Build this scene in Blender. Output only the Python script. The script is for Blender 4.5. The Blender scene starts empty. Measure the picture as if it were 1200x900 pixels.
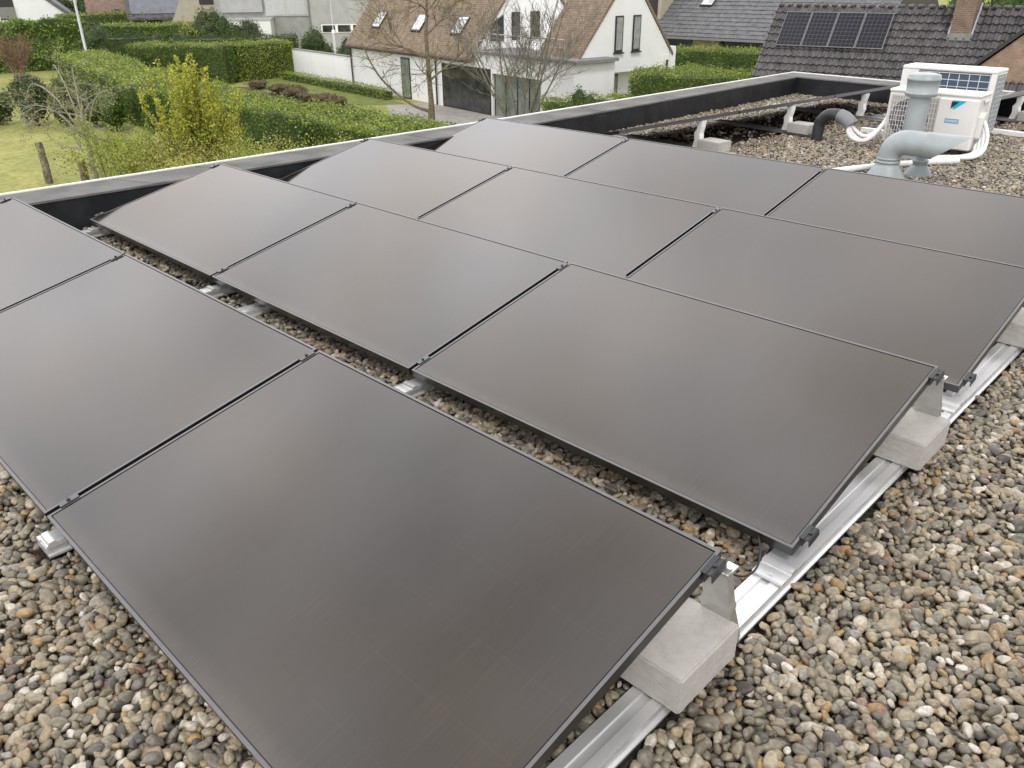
import bpy, math, random
import numpy as np
from mathutils import Vector, Matrix, Euler, noise
random.seed(7)
NP = np.random.default_rng(11)
S = bpy.context.scene
COL = S.collection
R = math.radians
G = -4.5                                   # garden level, the gravel roof is z = 0

# ------------------------------------------------------------------ materials
def nn(nt, t, **kw):
    n = nt.nodes.new(t)
    for k, v in kw.items(): setattr(n, k, v)
    return n
def mat(name, col, rough=.7, metal=0., spec=.5, var=.15, scale=8., bump=0., bscale=60., col2=None, island=0., coat=0., stretch=None, sheen=0.):
    m = bpy.data.materials.new(name); m.use_nodes = True
    nt = m.node_tree; L = nt.links.new
    b = nt.nodes['Principled BSDF']
    b.inputs['Roughness'].default_value = rough
    b.inputs['Metallic'].default_value = metal
    b.inputs['Specular IOR Level'].default_value = spec
    b.inputs['Coat Weight'].default_value = coat
    tc = nn(nt, 'ShaderNodeTexCoord')
    mp = nn(nt, 'ShaderNodeMapping')
    if stretch: mp.inputs['Scale'].default_value = stretch
    L(tc.outputs['Object'], mp.inputs['Vector'])
    no = nn(nt, 'ShaderNodeTexNoise'); no.inputs['Scale'].default_value = scale; no.inputs['Detail'].default_value = 6
    L(mp.outputs['Vector'], no.inputs['Vector'])
    c2 = col2 if col2 else tuple(min(1, c*(1-var*1.6)) for c in col)
    c1 = col if col2 else tuple(min(1, c*(1+var)) for c in col)
    rmp = nn(nt, 'ShaderNodeMapRange'); rmp.inputs[1].default_value = .3; rmp.inputs[2].default_value = .7
    L(no.outputs['Fac'], rmp.inputs[0])
    mx = nn(nt, 'ShaderNodeMix', data_type='RGBA')
    mx.inputs[6].default_value = (*c1, 1); mx.inputs[7].default_value = (*c2, 1)
    L(rmp.outputs[0], mx.inputs[0])
    out = mx.outputs[2]
    if island:
        ge = nn(nt, 'ShaderNodeNewGeometry')
        hs = nn(nt, 'ShaderNodeHueSaturation')
        mr = nn(nt, 'ShaderNodeMapRange'); mr.inputs[3].default_value = 1-island; mr.inputs[4].default_value = 1+island
        L(ge.outputs['Random Per Island'], mr.inputs[0]); L(mr.outputs[0], hs.inputs['Value'])
        mh = nn(nt, 'ShaderNodeMath', operation='MULTIPLY'); mh.inputs[1].default_value = 37.13
        L(ge.outputs['Random Per Island'], mh.inputs[0])
        fr = nn(nt, 'ShaderNodeMath', operation='FRACT'); L(mh.outputs[0], fr.inputs[0])
        m2 = nn(nt, 'ShaderNodeMapRange'); m2.inputs[3].default_value = .475; m2.inputs[4].default_value = .515
        L(fr.outputs[0], m2.inputs[0]); L(m2.outputs[0], hs.inputs['Hue'])
        L(out, hs.inputs['Color']); out = hs.outputs['Color']
    L(out, b.inputs['Base Color'])
    if bump:
        n2 = nn(nt, 'ShaderNodeTexNoise'); n2.inputs['Scale'].default_value = bscale; n2.inputs['Detail'].default_value = 5
        L(mp.outputs['Vector'], n2.inputs['Vector'])
        bp = nn(nt, 'ShaderNodeBump'); bp.inputs['Strength'].default_value = bump; bp.inputs['Distance'].default_value = .02
        L(n2.outputs['Fac'], bp.inputs['Height']); L(bp.outputs['Normal'], b.inputs['Normal'])
    return m

# ------------------------------------------------------------------ mesh builder
class MB:
    def __init__(self, T=None): self.v = []; self.f = []; self.mi = []; self.T = T; self.sm = []
    def add(self, vs, fs, mi=0, smooth=False):
        o = len(self.v)
        if self.T: vs = [self.T(*p) for p in vs]
        self.v.extend([tuple(p) for p in vs])
        for f in fs: self.f.append([i+o for i in f]); self.mi.append(mi); self.sm.append(smooth)
        return self
    def box(self, x0, x1, y0, y1, z0, z1, mi=0):
        return self.add([(x0,y0,z0),(x1,y0,z0),(x1,y1,z0),(x0,y1,z0),(x0,y0,z1),(x1,y0,z1),(x1,y1,z1),(x0,y1,z1)],
                 [(0,3,2,1),(4,5,6,7),(0,1,5,4),(1,2,6,5),(2,3,7,6),(3,0,4,7)], mi)
    def cbox(self, x0, x1, y0, y1, z0, z1, c=.01, mi=0):
        """box with its edges chamfered by c"""
        v = []; f = []
        X = (x0, x1); Y = (y0, y1); Z = (z0, z1); idx = {}
        for i in (0, 1):
            for j in (0, 1):
                for k in (0, 1):
                    for a in range(3):
                        p = [X[i], Y[j], Z[k]]
                        for d, s in ((0, i), (1, j), (2, k)):
                            if d != a: p[d] += c*(1-2*s)
                        idx[i, j, k, a] = len(v); v.append(tuple(p))
        for s in (0, 1):
            f.append([idx[s,0,0,0], idx[s,1,0,0], idx[s,1,1,0], idx[s,0,1,0]])
            f.append([idx[0,s,0,1], idx[1,s,0,1], idx[1,s,1,1], idx[0,s,1,1]])
            f.append([idx[0,0,s,2], idx[1,0,s,2], idx[1,1,s,2], idx[0,1,s,2]])
        for a, b in ((0, 1), (0, 2), (1, 2)):
            c_ = 3-a-b
            for p in (0, 1):
                for q in (0, 1):
                    k0 = [0]*3; k1 = [0]*3; k0[a] = k1[a] = p; k0[b] = k1[b] = q; k1[c_] = 1
                    f.append([idx[(*k0, a)], idx[(*k1, a)], idx[(*k1, b)], idx[(*k0, b)]])
        for i in (0, 1):
            for j in (0, 1):
                for k in (0, 1): f.append([idx[i,j,k,0], idx[i,j,k,1], idx[i,j,k,2]])
        return self.add(v, f, mi)
    def prism(self, pts, a, b, axis='y', mi=0):
        """closed outline pts extruded from a to b along axis"""
        n = len(pts)
        def P(p, t):
            return {'y': (p[0], t, p[1]), 'x': (t, p[0], p[1]), 'z': (p[0], p[1], t)}[axis]
        vs = [P(p, a) for p in pts]+[P(p, b) for p in pts]
        fs = [list(range(n))[::-1], list(range(n, 2*n))]+[(i, (i+1) % n, n+(i+1) % n, n+i) for i in range(n)]
        return self.add(vs, fs, mi)
    def tube(self, pts, r, seg=8, mi=0, caps=True, smooth=True):
        pts = [Vector(p) for p in pts]; n = len(pts)
        if not hasattr(r, '__len__'): r = [r]*n
        vs = []; fs = []
        t0 = (pts[1]-pts[0]).normalized()
        up = Vector((0, 0, 1)) if abs(t0.z) < .9 else Vector((1, 0, 0))
        u = t0.cross(up).normalized()
        for i, p in enumerate(pts):
            t = (pts[min(i+1, n-1)]-pts[max(i-1, 0)])
            if t.length < 1e-9: t = t0
            t.normalize()
            u = (u-t*u.dot(t))
            if u.length < 1e-6: u = t.orthogonal()
            u.normalize(); w = t.cross(u)
            for k in range(seg):
                a = 2*math.pi*k/seg
                vs.append(tuple(p+(u*math.cos(a)+w*math.sin(a))*r[i]))
        for i in range(n-1):
            for k in range(seg):
                fs.append((i*seg+k, i*seg+(k+1) % seg, (i+1)*seg+(k+1) % seg, (i+1)*seg+k))
        self.add(vs, fs, mi, smooth)
        if caps:
            self.add([vs[k] for k in range(seg)], [list(range(seg))[::-1]], mi)
            self.add([vs[(n-1)*seg+k] for k in range(seg)], [list(range(seg))], mi)
        return self
    def lathe(self, c, prof, seg=32, mi=0, smooth=True):
        """prof = (radius, z) pairs turned about the vertical through c"""
        vs = []; fs = []; n = len(prof)
        for r, z in prof:
            for k in range(seg):
                a = 2*math.pi*k/seg; vs.append((c[0]+r*math.cos(a), c[1]+r*math.sin(a), c[2]+z))
        for i in range(n-1):
            for k in range(seg): fs.append((i*seg+k, i*seg+(k+1) % seg, (i+1)*seg+(k+1) % seg, (i+1)*seg+k))
        return self.add(vs, fs, mi, smooth)
    def leaves(self, P, size, nrm=None, mi=0, flat=.6, asp=.6):
        """leaf shaped quads at the points P, facing roughly outwards"""
        P = np.asarray(P, float); n = len(P)
        if n == 0: return self
        N = NP.normal(size=(n, 3))
        if nrm is not None: N = N*flat+np.asarray(nrm)
        N /= np.linalg.norm(N, axis=1)[:, None]+1e-9
        A = NP.normal(size=(n, 3)); U = np.cross(N, A); U /= np.linalg.norm(U, axis=1)[:, None]+1e-9
        W = np.cross(N, U)
        s = size*NP.uniform(.6, 1.4, n)[:, None]
        V = np.stack([P-U*s, P-W*s*asp, P+U*s, P+W*s*asp], 1).reshape(-1, 3)
        o = len(self.v)
        self.v.extend(map(tuple, V.tolist()))
        self.f.extend([[o+4*i, o+4*i+1, o+4*i+2, o+4*i+3] for i in range(n)])
        self.mi.extend([mi]*n); self.sm.extend([False]*n)
        return self
    def build(self, name, mats, parent=None, local=False, bevel=0):
        if not isinstance(mats, (list, tuple)): mats = [mats]
        off = Vector((0, 0, 0))
        if parent is not None and not local:
            p = parent
            while p is not None: off += p.location; p = p.parent
        me = bpy.data.meshes.new(name)
        vs = self.v if off.length == 0 else [(a-off.x, b-off.y, c-off.z) for a, b, c in self.v]
        me.from_pydata(vs, [], self.f)
        for m in mats: me.materials.append(m)
        me.polygons.foreach_set('material_index', self.mi)
        me.polygons.foreach_set('use_smooth', self.sm)
        me.update()
        o = bpy.data.objects.new(name, me); COL.objects.link(o)
        if parent is not None: o.parent = parent
        if bevel:
            bv = o.modifiers.new('bevel', 'BEVEL'); bv.width = bevel; bv.segments = 2; bv.limit_method = 'ANGLE'
        return o
def tag(o, label=None, cat=None, group=None, kind=None):
    if label: o['label'] = label
    if cat: o['category'] = cat
    if group: o['group'] = group
    if kind: o['kind'] = kind
    return o
def thing(name, loc, label, cat, group=None, rot=(0, 0, 0)):
    o = bpy.data.objects.new(name, None); COL.objects.link(o)
    o.location = loc; o.rotation_euler = rot; o.empty_display_size = .1
    return tag(o, label, cat, group)
def dup(root, loc, label, rot=None):
    r = root.copy(); COL.objects.link(r); r.location = loc; r['label'] = label
    if rot is not None: r.rotation_euler = rot
    for ch in root.children:
        c = ch.copy(); COL.objects.link(c); c.parent = r
        for g in ch.children:
            d = g.copy(); COL.objects.link(d); d.parent = c
    return r
def smooth_path(pts, n=6):
    P = [Vector(p) for p in pts]; P = [P[0]*2-P[1]]+P+[P[-1]*2-P[-2]]; out = []
    for i in range(1, len(P)-2):
        for k in range(n):
            t = k/n; a, b, c, d = P[i-1:i+3]
            out.append(.5*((2*b)+(c-a)*t+(2*a-5*b+4*c-d)*t*t+(3*b-a-3*c+d)*t**3))
    out.append(P[-2]); return out
def frame(o, deg):
    """local (s, d, z) -> world for a building standing at o, its front along s"""
    a = R(deg); d1 = Vector((math.cos(a), math.sin(a), 0)); d2 = Vector((-d1.y, d1.x, 0)); o = Vector(o)
    return lambda s, d, z: tuple(o+d1*s+d2*d+Vector((0, 0, z)))

# ------------------------------------------------------------------ material library
M = {}
M['alu'] = mat('aluminium', (.80, .81, .82), .36, .62, var=.06, scale=14, bump=.02, bscale=200, stretch=(1, .08, 1))
M['sheet'] = mat('galvanised_sheet', (.62, .63, .62), .36, .88, var=.08, scale=20)
M['frame'] = mat('black_anodised', (.012, .012, .013), .30, 0., spec=.9, var=.1, scale=30)
M['top_sheen'] = mat('anodised_sheen', (.085, .085, .088), .36, .1, spec=.95, var=.1, scale=30)  # same black frame; sky sheen on its top faces put into this colour
M['clamp'] = mat('clamp_black', (.05, .051, .055), .35, .5, var=.1)
M['midclamp'] = mat('clamp_grey', (.13, .13, .135), .4, .8, var=.1)
M['block'] = mat('concrete', (.47, .455, .425), .92, spec=.2, var=.05, scale=38, bump=.18, bscale=420)
nt = M['block'].node_tree; b = nt.nodes['Principled BSDF']; src = b.inputs['Base Color'].links[0].from_socket; tc = nt.nodes['Texture Coordinate']
vo = nn(nt, 'ShaderNodeTexVoronoi'); vo.inputs['Scale'].default_value = 75; nt.links.new(tc.outputs['Object'], vo.inputs['Vector'])
vr = nn(nt, 'ShaderNodeMapRange'); vr.inputs[1].default_value = .10; vr.inputs[2].default_value = .20; vr.inputs[3].default_value = .30; vr.inputs[4].default_value = 0; nt.links.new(vo.outputs['Distance'], vr.inputs[0])
vm = nn(nt, 'ShaderNodeMix', data_type='RGBA'); vm.inputs[7].default_value = (.16, .15, .135, 1); nt.links.new(vr.outputs[0], vm.inputs[0]); nt.links.new(src, vm.inputs[6]); nt.links.new(vm.outputs[2], b.inputs['Base Color'])
M['membrane'] = mat('roof_membrane', (.018, .02, .024), .5, spec=.35, var=.3, scale=5, bump=.6, bscale=5)
M['cap'] = mat('mineral_felt', (.20, .20, .195), .92, spec=.2, col2=(.115, .115, .112), scale=3.2, bump=.3, bscale=120)
M['trim'] = mat('white_trim', (.86, .86, .85), .4, var=.04)
M['pvc'] = mat('grey_pvc', (.33, .37, .38), .42, spec=.45, var=.07, scale=7)
M['pvc_dark'] = mat('black_pvc', (.035, .037, .042), .5, var=.2)
M['pvc_grey'] = mat('pipe_sleeve', (.20, .21, .225), .55, var=.1)
M['insul'] = mat('white_insulation', (.78, .78, .77), .6, var=.06, scale=20, bump=.1, bscale=50)
M['ac'] = mat('white_casing', (.72, .71, .68), .45, var=.03, scale=3)
M['ac2'] = mat('pale_casing', (.76, .76, .745), .45, var=.03, scale=3)
M['coil'] = mat('blue_coil', (.055, .10, .15), .5, .2, var=.12, scale=30, stretch=(1, 1, 12))
M['coil_side'] = mat('side_coil', (.25, .32, .36), .5, .2, var=.2, scale=60)
M['fan'] = mat('fan_shade', (.10, .085, .10), .6, var=.2)
M['wire'] = mat('white_wire', (.70, .70, .68), .5, var=.03)
M['cyan'] = mat('cyan_print', (.0, .42, .62), .4, var=.02)
M['navy'] = mat('black_print', (.012, .015, .03), .4, var=.02)
M['blue'] = mat('blue_label', (.16, .36, .52), .45, var=.05)
M['rubber'] = mat('rubber', (.015, .015, .015), .7, var=.2)
M['white'] = mat('white_render', (.81, .82, .82), .9, spec=.2, var=.025, scale=1.2, stretch=(1.5, 1.5, .5))
M['white_cool'] = mat('white_masonry', (.78, .80, .82), .9, spec=.2, var=.03, scale=1.2)
M['slab'] = mat('grey_slab', (.22, .22, .22), .8, var=.1)
M['dark'] = mat('dark_frame', (.03, .028, .026), .5, var=.2)
M['glass'] = mat('window_glass', (.05, .055, .055), .08, spec=.6, var=.4, scale=2)
M['glass_green'] = mat('green_glass', (.20, .235, .20), .2, var=.25, scale=1.5)
M['skyglass'] = mat('skylight_glass', (.55, .57, .60), .1, spec=.8, var=.25, scale=2.5)
M['curtain'] = mat('grey_curtain', (.30, .31, .32), .8, var=.15, scale=4)
M['greyrender'] = mat('grey_render', (.40, .405, .40), .9, spec=.2, var=.07, scale=1.5)
M['greyrender2'] = mat('grey_panel', (.33, .335, .33), .85, spec=.2, var=.08, scale=2)
M['cream'] = mat('cream_render', (.42, .39, .31), .9, spec=.2, var=.07, scale=2)
M['bark'] = mat('bark', (.21, .18, .12), .95, spec=.1, var=.35, scale=14, bump=.4, bscale=40)
M['bark_grey'] = mat('grey_bark', (.22, .205, .17), .95, spec=.1, var=.3, scale=14, bump=.4, bscale=40)
M['bark_pale'] = mat('pale_bark', (.30, .285, .235), .95, spec=.1, var=.25, scale=14)
M['twig_red'] = mat('red_twigs', (.27, .17, .13), .95, spec=.1, var=.3, scale=6)
M['wood'] = mat('weathered_wood', (.21, .18, .14), .9, spec=.15, var=.4, scale=9, bump=.3, bscale=30)
M['pole'] = mat('pale_steel', (.50, .51, .52), .5, .3, var=.06)
M['paving'] = mat('grey_paving', (.34, .325, .30), .92, spec=.2, var=.12, scale=2.5, bump=.15, bscale=20)
M['soil'] = mat('bare_soil', (.13, .095, .07), .95, spec=.1, var=.3, scale=4, bump=.4, bscale=12)
M['carpaint'] = mat('silver_paint', (.33, .35, .38), .3, .4, var=.05, coat=.4)

def leafmat(name, c, c2, isl=.4, scale=1.2, trans=.25):
    m = mat(name, c, .6, spec=.25, col2=c2, scale=scale, island=isl)
    nt = m.node_tree; b = nt.nodes['Principled BSDF']; out = nt.nodes['Material Output']
    tr = nn(nt, 'ShaderNodeBsdfTranslucent'); mx = nn(nt, 'ShaderNodeMixShader'); mx.inputs[0].default_value = trans
    src = b.inputs['Base Color'].links[0].from_socket
    nt.links.new(src, tr.inputs['Color']); nt.links.new(b.outputs[0], mx.inputs[1]); nt.links.new(tr.outputs[0], mx.inputs[2])
    nt.links.new(mx.outputs[0], out.inputs['Surface'])
    return m
M['hedge'] = leafmat('hedge_leaf', (.155, .225, .045), (.085, .15, .03))
M['hedge_new_lit'] = leafmat('hedge_shoots_lit', (.30, .36, .08), (.20, .28, .055))  # young growth, with sky light on the tops also put into the colour
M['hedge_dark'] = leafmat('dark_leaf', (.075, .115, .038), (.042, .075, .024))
M['hedge_tall'] = leafmat('tall_hedge_leaf', (.22, .32, .06), (.12, .205, .04), scale=.5)
M['olive'] = leafmat('olive_leaf', (.18, .20, .08), (.105, .135, .055))
M['grey_leaf'] = leafmat('grey_leaf', (.18, .19, .14), (.10, .12, .085))
M['yellow'] = leafmat('yellow_leaf', (.44, .46, .065), (.30, .35, .055))
M['lime'] = leafmat('lime_leaf', (.33, .39, .07), (.20, .26, .05))
M['mass_leaf'] = leafmat('young_leaf', (.44, .43, .11), (.30, .32, .09))
M['brown_leaf'] = leafmat('brown_twiggy', (.20, .155, .085), (.12, .095, .05))
M['litter'] = leafmat('dead_leaf', (.12, .052, .02), (.055, .028, .013), trans=.05)

def brickmat(name, c1, c2, mortar, sc, w=.21, h=.065, rough=.9):
    m = bpy.data.materials.new(name); m.use_nodes = True; nt = m.node_tree; L = nt.links.new
    b = nt.nodes['Principled BSDF']; b.inputs['Roughness'].default_value = rough; b.inputs['Specular IOR Level'].default_value = .2
    uv = nn(nt, 'ShaderNodeUVMap'); br = nn(nt, 'ShaderNodeTexBrick')
    br.inputs['Color1'].default_value = (*c1, 1); br.inputs['Color2'].default_value = (*c2, 1); br.inputs['Mortar'].default_value = (*mortar, 1)
    br.inputs['Scale'].default_value = sc; br.inputs['Brick Width'].default_value = w; br.inputs['Row Height'].default_value = h
    br.inputs['Mortar Size'].default_value = .012; br.inputs['Mortar Smooth'].default_value = .3
    L(uv.outputs[0], br.inputs['Vector'])
    no = nn(nt, 'ShaderNodeTexNoise'); no.inputs['Scale'].default_value = 3.; no.inputs['Detail'].default_value = 6
    L(uv.outputs[0], no.inputs['Vector'])
    mx = nn(nt, 'ShaderNodeMix', data_type='RGBA', blend_type='OVERLAY'); mx.inputs[0].default_value = .5
    L(br.outputs['Color'], mx.inputs[6]); L(no.outputs['Fac'], mx.inputs[7])
    hs = nn(nt, 'ShaderNodeHueSaturation'); hs.inputs['Saturation'].default_value = 1.0; L(mx.outputs[2], hs.inputs['Color'])
    L(hs.outputs[0], b.inputs['Base Color'])
    bp = nn(nt, 'ShaderNodeBump'); bp.inputs['Strength'].default_value = .4; bp.inputs['Distance'].default_value = .02
    L(br.outputs['Fac'], bp.inputs['Height']); bp.invert = True; L(bp.outputs[0], b.inputs['Normal'])
    return m
M['brick_tan'] = brickmat('tan_brick', (.30, .20, .145), (.24, .16, .12), (.27, .23, .19), 1.)
M['brick_pink'] = brickmat('pink_brick', (.36, .25, .20), (.31, .22, .175), (.33, .27, .23), 1.)
M['brick_beige'] = brickmat('beige_brick', (.40, .34, .25), (.34, .28, .21), (.38, .34, .28), 1.)
M['brick_chim'] = brickmat('chimney_brick', (.21, .135, .10), (.16, .11, .085), (.22, .19, .16), 1.)
M['tile_brown'] = brickmat('brown_roof_tile', (.275, .215, .158), (.205, .158, .118), (.12, .095, .075), 1., .17, .12)

def setuv(o, k=1.):
    """box mapped UVs in metres from the mesh's own coordinates"""
    me = o.data; uv = me.uv_layers.new(name='UVMap')
    for p in me.polygons:
        n = p.normal
        if abs(n.z) > .95: ax = Vector((1, 0, 0)); ay = Vector((0, 1, 0))
        else:
            ax = Vector((-n.y, n.x, 0)).normalized(); ay = n.cross(ax)
        for li in p.loop_indices:
            v = me.vertices[me.loops[li].vertex_index].co
            uv.data[li].uv = (v.dot(ax)*k, v.dot(ay)*k)
    return o

# solar glass: very dark cells under a lightly textured cover glass
def solar_glass(name, base=(.0130, .0100, .0074), cells=False):
    m = bpy.data.materials.new(name); m.use_nodes = True; nt = m.node_tree; L = nt.links.new
    b = nt.nodes['Principled BSDF']
    tc = nn(nt, 'ShaderNodeTexCoord'); mp = nn(nt, 'ShaderNodeMapping'); mp.inputs['Scale'].default_value = (420, 5, 1)
    L(tc.outputs['Object'], mp.inputs['Vector'])
    no = nn(nt, 'ShaderNodeTexNoise'); no.inputs['Scale'].default_value = 1; no.inputs['Detail'].default_value = 3
    L(mp.outputs[0], no.inputs['Vector'])
    mr = nn(nt, 'ShaderNodeMapRange'); mr.inputs[1].default_value = .35; mr.inputs[2].default_value = .7; mr.inputs[3].default_value = .62; mr.inputs[4].default_value = 1.42
    L(no.outputs['Fac'], mr.inputs[0])
    sep = nn(nt, 'ShaderNodeSeparateXYZ'); L(tc.outputs['Object'], sep.inputs[0])
    def line(axis, period, width, off=0.):
        a = nn(nt, 'ShaderNodeMath', operation='MULTIPLY_ADD'); a.inputs[1].default_value = 1/period; a.inputs[2].default_value = off
        L(sep.outputs[axis], a.inputs[0])
        f = nn(nt, 'ShaderNodeMath', operation='FRACT'); L(a.outputs[0], f.inputs[0])
        l = nn(nt, 'ShaderNodeMath', operation='LESS_THAN'); l.inputs[1].default_value = width/period; L(f.outputs[0], l.inputs[0])
        return l.outputs[0]
    gx = line(0, .0855, .0012, .5); gy = line(1, .171, .0012, .06)
    mxx = nn(nt, 'ShaderNodeMath', operation='MAXIMUM'); L(gx, mxx.inputs[0]); L(gy, mxx.inputs[1])
    n3 = nn(nt, 'ShaderNodeTexNoise'); n3.inputs['Scale'].default_value = 9; L(tc.outputs['Object'], n3.inputs['Vector'])
    g3 = nn(nt, 'ShaderNodeMath', operation='MULTIPLY'); L(mxx.outputs[0], g3.inputs[0]); L(n3.outputs['Fac'], g3.inputs[1])
    ad = nn(nt, 'ShaderNodeMath', operation='MULTIPLY_ADD'); ad.inputs[1].default_value = 2.0; L(g3.outputs[0], ad.inputs[0]); L(mr.outputs[0], ad.inputs[2])
    mx = nn(nt, 'ShaderNodeVectorMath', operation='SCALE'); mx.inputs[0].default_value = base; L(ad.outputs[0], mx.inputs['Scale'])
    # dried water marks and dust specks
    vo = nn(nt, 'ShaderNodeTexVoronoi'); vo.inputs['Scale'].default_value = 7; vo.inputs['Randomness'].default_value = 1
    L(tc.outputs['Object'], vo.inputs['Vector'])
    wn = nn(nt, 'ShaderNodeTexNoise'); wn.inputs['Scale'].default_value = 3; L(tc.outputs['Object'], wn.inputs['Vector'])
    th = nn(nt, 'ShaderNodeMath', operation='LESS_THAN'); th.inputs[1].default_value = .036; L(vo.outputs['Distance'], th.inputs[0])
    t2 = nn(nt, 'ShaderNodeMath', operation='GREATER_THAN'); t2.inputs[1].default_value = .60; L(wn.outputs['Fac'], t2.inputs[0])
    sp = nn(nt, 'ShaderNodeMath', operation='MULTIPLY'); L(th.outputs[0], sp.inputs[0]); L(t2.outputs[0], sp.inputs[1])
    s2 = nn(nt, 'ShaderNodeMath', operation='MULTIPLY'); s2.inputs[1].default_value = .22; L(sp.outputs[0], s2.inputs[0])
    mm = nn(nt, 'ShaderNodeMix', data_type='RGBA'); L(s2.outputs[0], mm.inputs[0]); L(mx.outputs[0], mm.inputs[6]); mm.inputs[7].default_value = (.4, .4, .38, 1)
    de = nn(nt, 'ShaderNodeMapRange', interpolation_type='SMOOTHSTEP'); de.inputs[1].default_value = .075; de.inputs[2].default_value = .01; de.inputs[3].default_value = 0; de.inputs[4].default_value = 1; L(sep.outputs[1], de.inputs[0])
    dn0 = nn(nt, 'ShaderNodeTexNoise'); dn0.inputs['Scale'].default_value = 14; dn0.inputs['Detail'].default_value = 6; L(tc.outputs['Object'], dn0.inputs['Vector'])
    dm = nn(nt, 'ShaderNodeMath', operation='MULTIPLY'); L(de.outputs[0], dm.inputs[0]); L(dn0.outputs['Fac'], dm.inputs[1])
    dk = nn(nt, 'ShaderNodeMath', operation='MULTIPLY'); dk.inputs[1].default_value = .22; L(dm.outputs[0], dk.inputs[0])
    m3 = nn(nt, 'ShaderNodeMix', data_type='RGBA'); L(dk.outputs[0], m3.inputs[0]); L(mm.outputs[2], m3.inputs[6]); m3.inputs[7].default_value = (.22, .20, .17, 1)
    L(m3.outputs[2], b.inputs['Base Color'])
    # thin dust film makes the gloss uneven
    dn = nn(nt, 'ShaderNodeTexNoise'); dn.inputs['Scale'].default_value = 2.2; dn.inputs['Detail'].default_value = 8
    L(tc.outputs['Object'], dn.inputs['Vector'])
    dr = nn(nt, 'ShaderNodeMapRange'); dr.inputs[3].default_value = .07; dr.inputs[4].default_value = .145
    L(dn.outputs['Fac'], dr.inputs[0]); L(dr.outputs[0], b.inputs['Roughness'])
    b.inputs['IOR'].default_value = 1.62
    b.inputs['Specular IOR Level'].default_value = .5
    b.inputs['Specular Tint'].default_value = (1., .95, .905, 1)
    return m
M['pv'] = solar_glass('solar_cells_glass')
def cellmat(name, px, py, c=(.012, .014, .03), line=(.16, .165, .18), w=.005, rough=.2):
    m = bpy.data.materials.new(name); m.use_nodes = True; nt = m.node_tree; L = nt.links.new
    b = nt.nodes['Principled BSDF']; b.inputs['Roughness'].default_value = rough
    tc = nn(nt, 'ShaderNodeTexCoord'); sep = nn(nt, 'ShaderNodeSeparateXYZ'); L(tc.outputs['UV'], sep.inputs[0])
    outs = []
    for ax, p in ((0, px), (1, py)):
        a = nn(nt, 'ShaderNodeMath', operation='MULTIPLY'); a.inputs[1].default_value = 1/p; L(sep.outputs[ax], a.inputs[0])
        f = nn(nt, 'ShaderNodeMath', operation='FRACT'); L(a.outputs[0], f.inputs[0])
        l = nn(nt, 'ShaderNodeMath', operation='LESS_THAN'); l.inputs[1].default_value = w/p; L(f.outputs[0], l.inputs[0]); outs.append(l.outputs[0])
    mx = nn(nt, 'ShaderNodeMath', operation='MAXIMUM'); L(outs[0], mx.inputs[0]); L(outs[1], mx.inputs[1])
    mm = nn(nt, 'ShaderNodeMix', data_type='RGBA'); L(mx.outputs[0], mm.inputs[0]); mm.inputs[6].default_value = (*c, 1); mm.inputs[7].default_value = (*line, 1)
    L(mm.outputs[2], b.inputs['Base Color'])
    return m
M['cells_blue'] = cellmat('blue_cells', .155, .155, c=(.010, .0105, .019))

# =================================================================== THIS ROOF
ROWY = [0., 1.4414, 2.8408, 4.2667]; ROWX = [0., .0084, .004, -.0082]; ROWZ = [.12, .1148, .1161, .1243]
PL, PW, TILT, GAP = 1.722, 1.047, R(12.297), .02
PITCH = PL+GAP

outer = [(-6.085, -2.546), (-5.516, 5.936), (-5.295, 11.806), (-2.224, 11.43), (5.2, 10.55), (5.2, -2.547)]
inner = [(-5.695, -2.156), (-5.076, 5.897), (-4.983, 11.318), (-2.243, 11.006), (4.8, 10.15), (4.8, -2.156)]
house = thing('flat_roof_house', (-.5, 4.5, G), 'flat roofed building under the gravel and the black solar panels, with a white edged parapet', 'building')
n6 = len(outer)
mb = MB(); o_ = [(x*.995, y) for x, y in outer]
mb.prism([(x+.04*(1 if x < 0 else -1), y+.04*(1 if y < 0 else -1)) for x, y in outer], G, -.2, 'z')
setuv(mb.build('wall', M['brick_tan'], house))
mb = MB(); mb.prism([(x+.02*(1 if x < 0 else -1), y+.02*(1 if y < 0 else -1)) for x, y in outer], -.2, -.022, 'z'); mb.build('roof_deck', mat('deck_grit', (.045, .04, .032), .95, spec=.15, var=.4, scale=60, bump=.6, bscale=90), house)
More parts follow.
